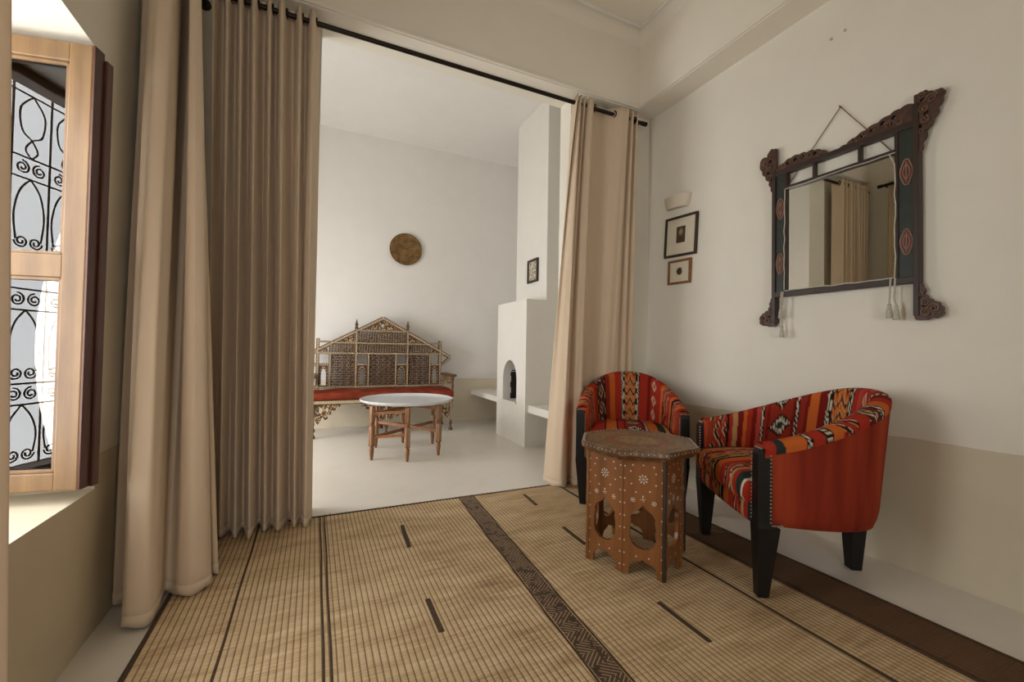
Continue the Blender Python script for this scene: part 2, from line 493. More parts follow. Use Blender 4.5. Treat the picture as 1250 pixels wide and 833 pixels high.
# left wall with the deep window opening
mb = MB()
holes = [[(w['y0'], w['z0']), (w['y1'], w['z0']), (w['y1'], w['z1']), (w['y0'], w['z1'])] for w in (WIN,)]
mb.plate([(BY - 0.15, 0), (FY + 0.02, 0), (FY + 0.02, CZ + 0.1), (BY - 0.15, CZ + 0.1)], holes, 0.42, lambda a, b, c: V(LX - c, a, b))
struct('wall_left', mb, M['wall'])
# wall with the wide opening
mb = MB()
mb.plate([(-1.7, 0), (OPX0, 0), (OPX0, OPZ), (OPX1, OPZ), (OPX1, 0), (2.95, 0), (2.95, 3.9), (-1.7, 3.9)], [], FB - FY, lambda a, b, c: V(a, FY + c, b))
struct('wall_front', mb, M['wall'])
# beams under the ceiling
mb = MB(); mb.bbox(LX - 0.02, 2.36, 2.68, FY + 0.01, OPZ, CZ + 0.02, 0.006)
struct('beam_front', mb, M['ceiling'])
mb = MB(); mb.bbox(2.352, RX + 0.02, BY, FY + 0.01, OPZ + 0.012, CZ + 0.02, 0.006)
bo = struct('beam_right', mb, M['ceiling'])
mb = MB(); mb.bbox(2.336, 2.36, BY + 0.01, 2.682, 2.972, 2.998, 0.005)
struct('trim_1', mb, M['ceiling'])
mb = MB(); mb.bbox(LX, 2.35, 2.664, 2.69, 2.962, 2.985, 0.005)
struct('trim_2', mb, M['ceiling'])
mb = MB(); mb.bbox(LX + 0.1, 2.27, 2.568, 2.588, CZ - 0.014, CZ + 0.01, 0.004); mb.bbox(2.256, 2.276, BY + 0.2, 2.588, CZ - 0.014, CZ + 0.01, 0.004)
struct('trim_3', mb, M['white_plaster'])
# soft fillets between beam faces and ceiling
def fillet(a, b, nrm, r, name):
    mb = MB(); n = 6; vs = []
    for p in (Vector(a), Vector(b)):
        for i in range(n + 1):
            t = PI / 2 * i / n
            vs.append(p + Vector(nrm) * r * (1 - math.sin(t)) + V(0, 0, -r * (1 - math.cos(t))))
        vs.append(p)
    m = n + 2
    fs = [(i, i + 1, m + i + 1, m + i) for i in range(m - 1)] + [(m - 1, 0, m, 2 * m - 1)]
    mb.add(vs, fs); struct(name, mb, M['ceiling'], smooth=True)
fillet((LX, 2.682, CZ + .002), (2.36, 2.682, CZ + .002), (0, -1, 0), 0.09, 'trim_4')
fillet((2.354, BY, CZ + .002), (2.354, 2.69, CZ + .002), (-1, 0, 0), 0.09, 'trim_5')

# far room
struct('ceiling', MB().box(FX0 - 0.2, FX1 + 0.2, FB - 0.02, FBY + 0.2, FCZ, FCZ + 0.15), M['far_wall'])
struct('wall_far_back', MB().box(FX0 - 0.2, FX1 + 0.2, FBY, FBY + 0.15, 0, FCZ + 0.1), M['far_wall'])
struct('wall_far_right', MB().box(FX1, FX1 + 0.15, FB, FBY + 0.1, 0, FCZ + 0.1), M['far_wall'])
mb = MB()
mb.plate([(FB - 0.05, 0), (FBY + 0.1, 0), (FBY + 0.1, FCZ + 0.1), (FB - 0.05, FCZ + 0.1)], [[(FWIN['y0'], FWIN['z0']), (FWIN['y1'], FWIN['z0']), (FWIN['y1'], FWIN['z1']), (FWIN['y0'], FWIN['z1'])]], 0.2, lambda a, b, c: V(FX0 - c, a, b))
struct('wall_far_left', mb, M['far_wall'])
# plaster lining of the far side of the opening wall is the same wall

# fireplace, chimney breast and benches of the far room
fp = thing('fireplace', 'white plaster fireplace with a small arched hearth opening', 'fireplace', (1.99, 4.3, 0), kind='structure')
ya, yb = 3.93, 4.68
mb = MB()
ar = [(4.145, 0.435), (4.505, 0.435), (4.505, 0.66)] + [(4.325 + 0.18 * math.cos(t), 0.66 + 0.225 * math.sin(t) ** 0.9) for t in [PI * i / 14 for i in range(1, 14)]] + [(4.145, 0.66)]
mb.plate([(ya, 0), (yb, 0), (yb, 1.53), (ya, 1.53)], [ar], 0.30, lambda a, b, c: V(1.985 + c, a, b))
mb.box(2.285, FX1, ya, yb, 0, 1.53)
mb.build('surround', M['white_plaster'], fp, world=True)
mb = MB(); mb.box(2.245, 2.29, 4.13, 4.52, 0.43, 0.9); mb.build('fireback', M['soot'], fp, world=True)
mb = MB()
for i, (z, w) in enumerate(((0.455, .03), (.52, .028), (.585, .03), (.65, .026), (.715, .028), (.775, .022))):
    mb.bbox(2.072 + (i % 2) * .009 + w * .2, 2.24, 4.505 - 0.012 - (i % 2) * 0.006, 4.51, z - .022, z + 0.046, .006)
mb.build('sooty_brickwork', M['soot'], fp, world=True)
mb = MB(); mb.bbox(2.215, FX1, ya, yb, 1.52, FCZ, 0.008); mb.build('chimney_breast', M['white_plaster'], fp, world=True)
mb = MB(); mb.bbox(1.965, 2.0, 4.13, 4.52, 0.418, 0.436, .004); mb.build('hearth_lip', M['white_plaster'], fp, world=True)
mb = MB(); mb.bbox(2.02, FX1, yb - 0.01, FBY, 0.36, 0.43, 0.012, 3)
tag(mb.build('plaster_bench', M['white_plaster']), 'white plaster bench slab between the fireplace and the back wall', 'bench')
mb = MB(); mb.bbox(2.02, FX1, FB, ya + 0.01, 0.348, 0.428, 0.012, 3)
tag(mb.build('plaster_bench', M['white_plaster']), 'white plaster bench slab between the fireplace and the right curtain', 'bench')

# ------------------------------------------------------------------ window of the near room
win = thing('window_1', 'wooden casement window set deep in the left wall', 'window', (OUT, 1.475, WIN['z0']), kind='structure')
def wbox(name, mat, x0, x1, y0, y1, z0, z1, par=win, b=.004):
    return MB().bbox(x0, x1, y0, y1, z0, z1, b).build(name, mat, par, world=True)
wbox('frame_sill', M['sash_wood'], OUT - .05, OUT + .02, 0.62, 1.93, .50, .545)
wbox('frame_head', M['sash_wood'], OUT - .05, OUT + .02, 0.62, 1.93, 1.93, 1.965)
wbox('frame_jamb', M['sash_wood'], OUT - .05, OUT + .02, 0.62, 0.66, .53, 1.94)
wbox('frame_jamb', M['sash_wood'], OUT - .05, OUT + .02, 1.89, 1.93, .53, 1.94)
def sash(hinge, ang, width, flip):
    """open casement leaf: local x runs from the hinge to the free edge, y is thickness"""
    s = bpy.data.objects.new('casement_sash', None); SC.collection.objects.link(s); s.parent = win; s.empty_display_size = .1
    s.location = Vector((hinge[0], hinge[1], 0.545)) - win.location; s.rotation_euler = (0, 0, ang)
    H = 1.39; st = 0.062; th = 0.042; f = flip
    def pc(name, mat, x0, x1, z0, z1, y0=0.0, y1=th, b=.004):
        a, c = sorted((y0 * f, y1 * f))
        return MB().bbox(x0, x1, a, c, z0, z1, b).build(name, mat, s)
    pc('stile', M['sash_wood'], 0, st, 0, H); pc('stile', M['sash_wood'], width - st, width, 0, H)
    pc('rail', M['sash_wood'], st - .003, width - st + .003, 0, .055); pc('rail', M['sash_wood'], st - .003, width - st + .003, H - .06, H)
    pc('rail', M['sash_wood'], st - .003, width - st + .003, .655, .725)
    # glazing beads
    for z0, z1 in ((.055, .655), (.725, H - .06)):
        for a in ((st, st + .01, z0, z1), (width - st - .01, width - st, z0, z1), (st, width - st, z0, z0 + .01), (st, width - st, z1 - .01, z1)):
            pc('glazing_bead', M['sash_wood'], a[0], a[1], a[2], a[3], .006, .018, .002)
        pc('pane', M['glass'], st - .004, width - st + .004, z0 - .004, z1 + .004, .020, .024, .0005)
    # dark rebated meeting edge
    pc('edge_strip', M['dark_sash'], width, width + .006, 0, H, 0, th, .001)
    pc('edge_strip', M['dark_sash'], width - .012, width + .014, -.002, H - .02, th, th + .03, .003)
    return s
aF = math.atan2(-0.2, 0.98)
sash((-1.045, 1.838), aF, 0.402, 1)
sash((-1.045, 0.70), math.atan2(.10, .98), 0.40, -1)
# plain windows added behind the camera and in the far room for light: frames in their openings
def added_window(name, pt, a0, a1, z0, z1):
    c = pt((a0 + a1) / 2, 0); e = thing(name, 'plain white framed window added out of view for daylight', 'window', (c[0], c[1], z0), kind='structure')
    def pc(nm, p0, p1, q0, q1):
        a = pt(p0, -.03); b = pt(p1, .03); xs = sorted((a[0], b[0])); ys = sorted((a[1], b[1]))
        MB().bbox(xs[0], xs[1], ys[0], ys[1], q0, q1, .004).build(nm, M['white_paint'], e, world=True)
    for p in (a0, a1 - .05): pc('frame_jamb', p, p + .05, z0, z1)
    for z in (z0, z1 - .05): pc('frame_rail', a0 + .05, a1 - .05, z, z + .05)
added_window('added_window_2', lambda a, d: (a, BY - .1 + d), BWIN['x0'], BWIN['x1'], BWIN['z0'], BWIN['z1'])
added_window('added_window_3', lambda a, d: (FX0 - .1 + d, a), FWIN['y0'], FWIN['y1'], FWIN['z0'], FWIN['z1'])
# wrought-iron grille outside the window
gr = thing('window_grille', 'wrought iron grille of scrolls and bars outside the wooden window', 'grille', (-1.16, 1.475, .5))
gx = -1.16
def gtube(pts, r=.006): return MB().tube([V(gx, a, b) for a, b in pts], r, 6)
for z in (.53, .76, .84, 1.12, 1.2, 1.34, 1.62, 1.7, 1.94):
    gtube([(.6, z), (1.95, z)], .0036).build('crossbar', M['iron'], gr, world=True)
GP = .135
ys = [.60 + GP * i for i in range(11)]
for y in ys: gtube([(y, .5), (y, 1.97)], .004).build('upright', M['iron'], gr, world=True)
for i in range(10):
    yc = ys[i] + GP / 2; mb = MB(); GK = GP / .19
    for zb, zt in ((.53, .76), (.84, 1.12), (1.34, 1.62)):
        for sg in (-1, 1):
            mb.tube([V(gx, p.x, p.y) for p in catmull([(yc, zt, 0), (yc + sg * .05 * GK, zt - .05, 0), (yc + sg * .075 * GK, (zb + zt) / 2, 0), (yc + sg * .062 * GK, zb + .045, 0)], 5)], .0032, 6)
            mb.tube([V(gx, a, b) for a, b in spiral((yc + sg * .036 * GK, zb + .04), .034 * GK, .006, 0 if sg > 0 else PI, 1.6 * (-1 if sg > 0 else 1), 22)], .0032, 6)
    for zc in (.80, 1.16, 1.27, 1.66):
        for sg in (-1, 1):
            mb.tube([V(gx, a, b) for a, b in spiral((yc + sg * .042 * GK, zc), .036 * GK, .006, PI / 2, 1.7 * sg, 22)], .0032, 6)
    for sg in (-1, 1):
        mb.tube([V(gx, p.x, p.y) for p in catmull([(yc, 1.94, 0), (yc + sg * .06 * GK, 1.88, 0), (yc + sg * .05 * GK, 1.8, 0), (yc, 1.77, 0), (yc - sg * .03 * GK, 1.73, 0), (yc, 1.70, 0)], 5)], .0032, 6)
    mb.build('scrollwork', M['iron'], gr, world=True, smooth=True)['kind'] = 'stuff'

# ------------------------------------------------------------------ reed mat
RUGX0, RUGX1, RUGY0, RUGY1 = -0.49, 2.11, -1.4, 2.73
rc = Vector(((RUGX0 + RUGX1) / 2, (RUGY0 + RUGY1) / 2, 0))
rug = thing('reed_mat', 'large woven reed mat with dark bands covering the floor', 'rug', rc)
mb = MB(); nx = int((RUGX1 - RUGX0) / RIB) * 4; ny = 60
W_ = RUGX1 - RUGX0; L_ = RUGY1 - RUGY0
vs = []
for j in range(ny + 1):
    for i in range(nx + 1):
        x = -W_ / 2 + W_ * i / nx; y = -L_ / 2 + L_ * j / ny
        ph = (x / RIB) % 1.0
        z = 0.0075 + 0.0028 * math.sqrt(max(0.0, math.sin(PI * ph))) + 0.0008 * math.sin(y * 3.1 + x * 2)
        vs.append((x, y, z))
fs = [(j * (nx + 1) + i, j * (nx + 1) + i + 1, (j + 1) * (nx + 1) + i + 1, (j + 1) * (nx + 1) + i) for j in range(ny) for i in range(nx)]
b0 = len(vs)
vs += [(-W_ / 2, -L_ / 2, .001), (W_ / 2, -L_ / 2, .001), (W_ / 2, L_ / 2, .001), (-W_ / 2, L_ / 2, .001)]
fs.append((b0 + 3, b0 + 2, b0 + 1, b0))
mb.add(vs, fs); mb.build('matting', M['rug'], rug, smooth=True, fix=False, angle=180)
def strip(name, mat, x0, y0, x1, y1, w, h=.0125, n=24):
    """flat woven strip from (x0,y0) to (x1,y1) lying on the mat, world coordinates"""
    m = MB(); vs = []
    for i in range(n + 1):
        t = i / n; x = x0 + (x1 - x0) * t; y = y0 + (y1 - y0) * t
        d = Vector((x1 - x0, y1 - y0, 0)).normalized(); r = V(d.y, -d.x, 0) * w / 2
        wob = 0.0015 * math.sin(y * 9 + x * 5)
        c = V(x + wob, y, 0)
        for s, z in ((-1, .004), (-1, h - .001), (-.6, h), (.6, h), (1, h - .001), (1, .004)):
            vs.append(c + r * s + V(0, 0, z))
    fs = [(i * 6 + k, i * 6 + k + 1, (i + 1) * 6 + k + 1, (i + 1) * 6 + k) for i in range(n) for k in range(5)]
    fs += [tuple(range(6)), tuple(n * 6 + k for k in range(5, -1, -1))]
    m.add(vs, fs); mid = Vector(((x0 + x1) / 2, (y0 + y1) / 2, 0)) - rc
    m.v = [p - rc for p in m.v]
    return m.build(name, mat, rug, loc=tuple(mid))
strip('patterned_band', M['band'], 0.70, -1.38, 0.945, 2.73, .084)
for dx_ in (-.05, .05): strip('border_line', M['rug_thread'], .70 + dx_, -1.38, .945 + dx_, 2.73, .008)
for x in (.056, .078): strip('border_line', M['rug_thread'], x - .02, -1.38, x, 2.73, .008)
strip('border_line', M['rug_thread'], -.25, -1.38, -.25, 2.73, .009)
strip('border_line', M['rug_thread'], 1.875, -1.38, 1.88, 2.73, .018)
strip('border_line', M['rug_thread'], 1.60, -1.38, 1.65, 2.73, .016)
for a in ((.452, 2.146, .47, 2.423), (.427, 1.462, .431, 1.676), (1.312, 2.411, 1.328, 2.618), (1.283, 1.834, 1.293, 2.056), (1.254, 1.048, 1.26, 1.295)):
    strip('woven_dash', M['rug_thread'], a[0], a[1], a[2], a[3], .021)
strip('edge_binding', M['rug_thread'], RUGX0, 2.73, RUGX1, 2.73, .014, .014)
strip('edge_binding', M['rug_thread'], RUGX0, -1.4, RUGX0, 2.73, .014, .014)
strip('edge_binding', M['rug_thread'], RUGX1, -1.4, RUGX1, 2.73, .014, .014)
mb = MB()
for i in range(170):
    x = random.uniform(RUGX0, 1.7); L = random.uniform(.008, .03); a = random.uniform(-.9, .9)
    if random.random() < .25: x = .945 + random.uniform(-.06, .06)
    mb.bar((x, 2.733, .006), (x + L * math.sin(a), 2.733 + L * math.cos(a), random.uniform(.002, .012)), .0018, .0018)
o = mb.build('frayed_ends', M['rug_thread'], rug, world=True); o['kind'] = 'stuff'

# ------------------------------------------------------------------ curtain rod and curtains
RODY, RODZ = 2.655, 2.845
rod = thing('curtain_rod', 'dark metal curtain rod across the top of the opening', 'curtain rod', (1.0, RODY, RODZ))
mb = MB(); mb.tube([(-.62, RODY, RODZ), (2.36, RODY, RODZ)], .0145, 14); mb.build('pole', M['rod'], rod, world=True, smooth=True)
mb = MB(); mb.tube([(2.355, RODY, RODZ), (2.40, RODY, RODZ)], .0175, 14); mb.build('end_cap', M['rod'], rod, world=True, smooth=True)
for x in (-.58, 2.335):
    mb = MB(); mb.tube([(x, RODY, RODZ - .004), (x, FY, RODZ - .004)], .008, 8); mb.lathe([(.03, 0), (.03, .008)], (x, FY - .008, RODZ - .004), 14, Matrix.Rotation(-PI / 2, 4, 'X'))
    mb.build('bracket', M['rod'], rod, world=True, smooth=True)

def curtain(name, label, ctrl, ztop, zbot=0.018, rows=44, sub=7, ease=1.0, hang=None, group=None, rings=None, th=.0018):
    """ctrl: list of (xt, yt, xb, yb) running along the cloth; folds are the control points themselves"""
    top = catmull([(c[0], c[1], 0) for c in ctrl], sub); bot = catmull([(c[2], c[3], 0) for c in ctrl], sub)
    N = len(top); vs = []
    for j in range(rows + 1):
        t = j / rows; z = ztop + (zbot - ztop) * t
        e = t ** ease
        for i in range(N):
            p = top[i].lerp(bot[i], e)
            # folds soften and wander a little on the way down
            w = .004 * math.sin(i * .9 + t * 5) * math.sin(PI * t)
            dz_ = 0
            if j == rows: dz_ = .006 * math.sin(i * .55 + 1)
            if j == 0: dz_ = .004 * math.sin(i * .8)
            vs.append((p.x + w, p.y + w * .6, z + dz_))
    fs = [(j * N + i, j * N + i + 1, (j + 1) * N + i + 1, (j + 1) * N + i) for j in range(rows) for i in range(N - 1)]
    mb = MB(); mb.add(vs, fs)
    root = None
    xs = [v[0] for v in vs]; ys = [v[1] for v in vs]
    root = thing(name, label, 'curtain', ((min(xs) + max(xs)) / 2, (min(ys) + max(ys)) / 2, zbot), group=group)
    o = mb.build('cloth', M['curtain'], root, smooth=True, world=True, fix=False, angle=180)
    so = o.modifiers.new('thickness', 'SOLIDIFY'); so.thickness = th; so.offset = 0
    # stitched bottom hem
    hv = []
    nrm = []
    for i in range(N):
        a = Vector(vs[rows * N + max(i - 1, 0)]); b = Vector(vs[rows * N + min(i + 1, N - 1)]); d = b - a
        nrm.append(V(d.y, -d.x, 0).normalized())
    hem = MB()
    for i in range(N):
        pa = Vector(vs[rows * N + i]); pb = Vector(vs[(rows - 1) * N + i])
        for q in (.62, .3, 0):
            hv.append(pa.lerp(pb, q) + nrm[i] * .0014)
    hem.add(hv, [(i * 3 + k, i * 3 + k + 1, (i + 1) * 3 + k + 1, (i + 1) * 3 + k) for i in range(N - 1) for k in range(2)])
    h = hem.build('hem', M['curtain'], root, smooth=True, world=True, fix=False, angle=180)
    so = h.modifiers.new('thickness', 'SOLIDIFY'); so.thickness = .0015; so.offset = 0
    for (x, y, z, ang) in (rings or []):
        m = MB(); R_ = Matrix.Rotation(ang, 4, 'Z') @ Matrix.Rotation(PI / 2, 4, 'Y')
        pts = [R_ @ V(.026 * math.cos(k * PI / 9), .026 * math.sin(k * PI / 9), 0) + V(x, y, z) for k in range(18)]
        m.tube(pts, .0055, 6, closed=True); m.build('eyelet', M['rod'], root, smooth=True, world=True)
    return root
# left panel at the opening
def wave_ctrl(xs_top, xs_bot, fr_t, bk_t, fr_b, bk_b, y0=RODY):
    """alternating front/back folds; lists of x for every fold extreme"""
    out = []
    for i, (a, b) in enumerate(zip(xs_top, xs_bot)):
        f = i % 2 == 0
        yb = (fr_b[i // 2 % len(fr_b)] if f else bk_b[i // 2 % len(bk_b)])
        out.append((a, y0 - fr_t if f else y0 + bk_t, b, yb))
    return out
xt = [-.515, -.485, -.455, -.428, -.395, -.368, -.335, -.295, -.262, -.238, -.205, -.155, -.115, -.088, -.05, -.012]
xb = [-.475, -.445, -.41, -.385, -.345, -.32, -.278, -.250, -.215, -.185, -.15, -.105, -.075, -.052, -.02, .012]
cl = wave_ctrl(xt, xb, .05, .05, [2.62, 2.60, 2.585, 2.545, 2.60, 2.575, 2.60, 2.60], [2.69, 2.685, 2.68, 2.72, 2.69, 2.735, 2.695, 2.70])
eyes = [((xt[i] + xt[i + 1]) / 2, RODY, RODZ, 0.0) for i in range(0, 15, 2)]
curtain('curtain', 'sand linen curtain gathered at the left side of the wide opening', cl, RODZ + .045, rings=eyes, group='sand linen curtains')
# right panel at the opening, pulled back behind the armchair
cr = [(1.715, 2.60, 1.575, 2.80), (1.725, 2.70, 1.60, 2.70), (1.745, 2.605, 1.635, 2.645), (1.765, 2.70, 1.69, 2.655), (1.785, 2.61, 1.71, 2.735), (1.80, 2.70, 1.735, 2.725), (1.83, 2.61, 1.76, 2.64), (1.87, 2.63, 1.80, 2.65), (1.90, 2.70, 1.86, 2.75),
      (1.96, 2.705, 1.93, 2.757), (2.03, 2.70, 2.0, 2.757), (2.09, 2.62, 2.06, 2.74), (2.15, 2.60, 2.12, 2.735), (2.19, 2.61, 2.17, 2.735), (2.212, 2.70, 2.21, 2.755), (2.235, 2.61, 2.25, 2.735), (2.262, 2.70, 2.29, 2.75), (2.285, 2.62, 2.33, 2.73), (2.30, 2.69, 2.355, 2.745)]
curtain('curtain', 'sand linen curtain at the right side of the opening behind the armchair', cr, RODZ + .045, ease=.8, rings=[(1.72, RODY, RODZ, 0), (1.795, RODY, RODZ, 0), (1.885, RODY, RODZ, 0), (2.07, RODY, RODZ, .35), (2.2, RODY, RODZ, 0), (2.248, RODY, RODZ, 0), (2.275, RODY, RODZ, 0)], group='sand linen curtains')
# rod and curtains of the left window
LRX, LRZ = -.565, 2.86
lr = thing('curtain_rod', 'dark metal curtain rod above the left window', 'curtain rod', (LRX, 1.55, LRZ))
MB().tube([(LRX, .55, LRZ), (LRX, 2.52, LRZ)], .0145, 14).build('pole', M['rod'], lr, world=True, smooth=True)
for y in (.55, 2.52): MB().tube([(LRX, y - .02, LRZ), (LRX, y + .02, LRZ)], .018, 14).build('end_cap', M['rod'], lr, world=True, smooth=True)
for y in (.62, 2.49): MB().tube([(LX, y, LRZ), (LRX, y, LRZ)], .008, 8).build('bracket', M['rod'], lr, world=True, smooth=True)
c1 = [(-.63, 2.30, -.655, 2.36), (-.65, 2.24, -.64, 2.24), (-.655, 2.16, -.662, 2.09), (-.62, 2.15, -.612, 2.12), (-.612, 2.08, -.592, 1.96), (-.58, 2.02, -.565, 1.90), (-.54, 2.03, -.505, 1.905), (-.54, 2.16, -.500, 1.99), (-.56, 2.36, -.512, 2.105), (-.525, 2.36, -.488, 2.11),
      (-.505, 2.14, -.455, 2.065), (-.498, 2.11, -.40, 2.065), (-.482, 2.14, -.362, 2.12), (-.515, 2.24, -.385, 2.21), (-.55, 2.30, -.41, 2.24), (-.535, 2.28, -.362, 2.20), (-.53, 2.31, -.357, 2.235), (-.575, 2.37, -.42, 2.33), (-.625, 2.40, -.52, 2.38), (-.595, 2.45, -.52, 2.43), (-.62, 2.47, -.60, 2.47)]
curtain('curtain', 'sand linen curtain with a daylit front fold beside the left window', c1, LRZ + .045, rings=[(LRX, 2.10, LRZ, PI / 2), (LRX, 2.2, LRZ, PI / 2), (LRX, 2.34, LRZ, PI / 2)], group='sand linen curtains')
c0 = [(-.62, .62, -.64, .58), (-.52, .66, -.52, .63), (-.62, .71, -.63, .70), (-.54, .76, -.50, .75), (-.62, .81, -.63, .82), (-.545, .86, -.49, .87), (-.61, .91, -.62, .93), (-.55, .955, -.49, .975), (-.61, 1.0, -.60, 1.015), (-.555, 1.03, -.485, 1.055), (-.54, 1.05, -.475, 1.07), (-.57, 1.08, -.55, 1.10), (-.62, 1.08, -.63, 1.09)]
curtain('curtain', 'sand linen curtain at the near side of the window, cut by the picture edge', c0, LRZ + .045, rings=[(LRX, .69, LRZ, PI / 2), (LRX, .79, LRZ, PI / 2), (LRX, .89, LRZ, PI / 2), (LRX, .99, LRZ, PI / 2)], group='sand linen curtains')

# ------------------------------------------------------------------ kilim armchairs
K = {k: lin(v) for k, v in dict(red='a83323', dred='7b2019', orange='c8652c', dk='231a17', white='d8cbb2', tan='b98f5c', rust='933120', green='2b3430', pink='b4473a', brown='57281c', yellow='c99a55').items()}
def tri(x): x = x % 1.0; return abs(2 * x - 1)
def motif(kind, a, v, L):
    """colour inside a stripe: a in 0..1 across the stripe, v metres along it, L stripe width in metres"""
    if kind in K: return K[kind]
    c = abs(a - .5)
    if kind == 'zig':           # stacked chevrons, tan / orange / black with white saw edges
        if c > .44: return K['white'] if (v * 90) % 1 > .45 else K['dk']
        if c > .38: return K['dk']
        q = (v / .075 + 1.35 * (abs(((a * 2) % 1) - .5) * 2 if True else 0) * .5) % 1
        return K['orange'] if q < .3 else K['tan'] if q < .52 else K['dk'] if q < .66 else K['rust'] if q < .85 else K['yellow']
    if kind == 'diamond':       # white outlined diamonds on a dark ground
        if c > .46: return K['white'] if (v * 70) % 1 > .5 else K['dk']
        d = c * 2 + tri(v / .12) * .95
        if .62 < d < .80: return K['white'] if ((v + a * .05) * 130) % 1 > .3 else K['red']
        if d < .3: return K['tan']
        return K['brown'] if d > .80 else K['dk']
    if kind == 'chain':         # chain of tan diamonds on red
        d = c * 2 + tri(v / .10) * .9
        if d < .55: return K['red'] if d < .22 else K['tan']
        if d < .72: return K['white']
        return K['red']
    if kind == 'comb':          # dark squares set on point with white comb teeth, red ground
        t = v / .15
        y = (t % 1 - .5) * .15; x = (a - .5) * L
        p = (x + y) * .707; q = (x - y) * .707
        m = max(abs(p), abs(q)); lng = p if m == abs(q) else q
        if m < .018: return K['green']
        if m < .024: return K['white']
        if m < .036: return K['white'] if (lng * 110) % 1 > .5 else K['dk']
        if m < .044: return K['dk']
        return K['rust'] if c < .4 else K['dred']
    if kind == 'wave':          # white wavy line on black
        s = .5 + .22 * (tri(v / .028) * 2 - 1)
        return K['white'] if abs(a - s) < .16 else K['dk']
    if kind == 'chev':          # big nested chevrons in white, black and red
        q = (a * L / .055 + tri(v / .17) * .9) % 1
        return K['red'] if q < .34 else K['white'] if q < .44 and (v * 80) % 1 > .25 else K['dk'] if q < .62 else K['dred'] if q < .75 else K['tan'] if q < .83 else K['rust']
    if kind == 'teeth':
        return K['white'] if (v * 46) % 1 > .45 and .2 < a < .8 else K['dk']
    return K['red']
def weave(layout, s, v):
    for s0, s1, k in layout:
        if s0 <= s < s1: return motif(k, (s - s0) / (s1 - s0), v, s1 - s0)
    return K['red']
def mk_layout(seq, total):
    w = sum(a for _, a in seq); out = []; x = 0
    for k, a in seq: out.append((x, x + a * total / w, k)); x += a * total / w
    return out
def paint(o, cols):
    me = o.data; at = me.color_attributes.new('weave', 'FLOAT_COLOR', 'POINT')
    flat = []
    for c in cols: flat += [c[0], c[1], c[2], 1.0]
    at.data.foreach_set('color', flat)

def shell_pt(phi, z, inset=0.0):
    """plan of the tub at angle phi (0 = left arm front, PI = right arm front); x lateral, y towards the back"""
    n = 2.4
    k = (z - .25) / .55
    W = .338 + .012 * k - inset; D = .610 + .058 * k - inset
    c = math.cos(phi); s = math.sin(phi)
    x = -W * math.copysign(abs(c) ** (2 / n), c); y = D * abs(s) ** (2 / n)
    return x, y
def ztop(phi): 
    s = max(0.0, math.sin(phi)); return .612 + .205 * (s ** 1.15)
def zbot(phi):
    s = max(0.0, math.sin(phi)); return .300 - .055 * s ** 0.8
NP = 176
PH = [PI * i / NP for i in range(NP + 1)]
# arc length along the top of the shell
ARC = [0.0]
for i in range(NP):
    a = shell_pt(PH[i], .6); b = shell_pt(PH[i + 1], .6); ARC.append(ARC[-1] + math.hypot(a[0] - b[0], a[1] - b[1]))
def resample():
    n = 300; out = []; j = 0
    for i in range(n + 1):
        t = ARC[-1] * i / n
        while j < NP - 1 and ARC[j + 1] < t: j += 1
        f = (t - ARC[j]) / max(1e-9, ARC[j + 1] - ARC[j]); out.append((PH[j] + (PH[j + 1] - PH[j]) * min(1, max(0, f)), t))
    return out
RS = resample(); TH = .07

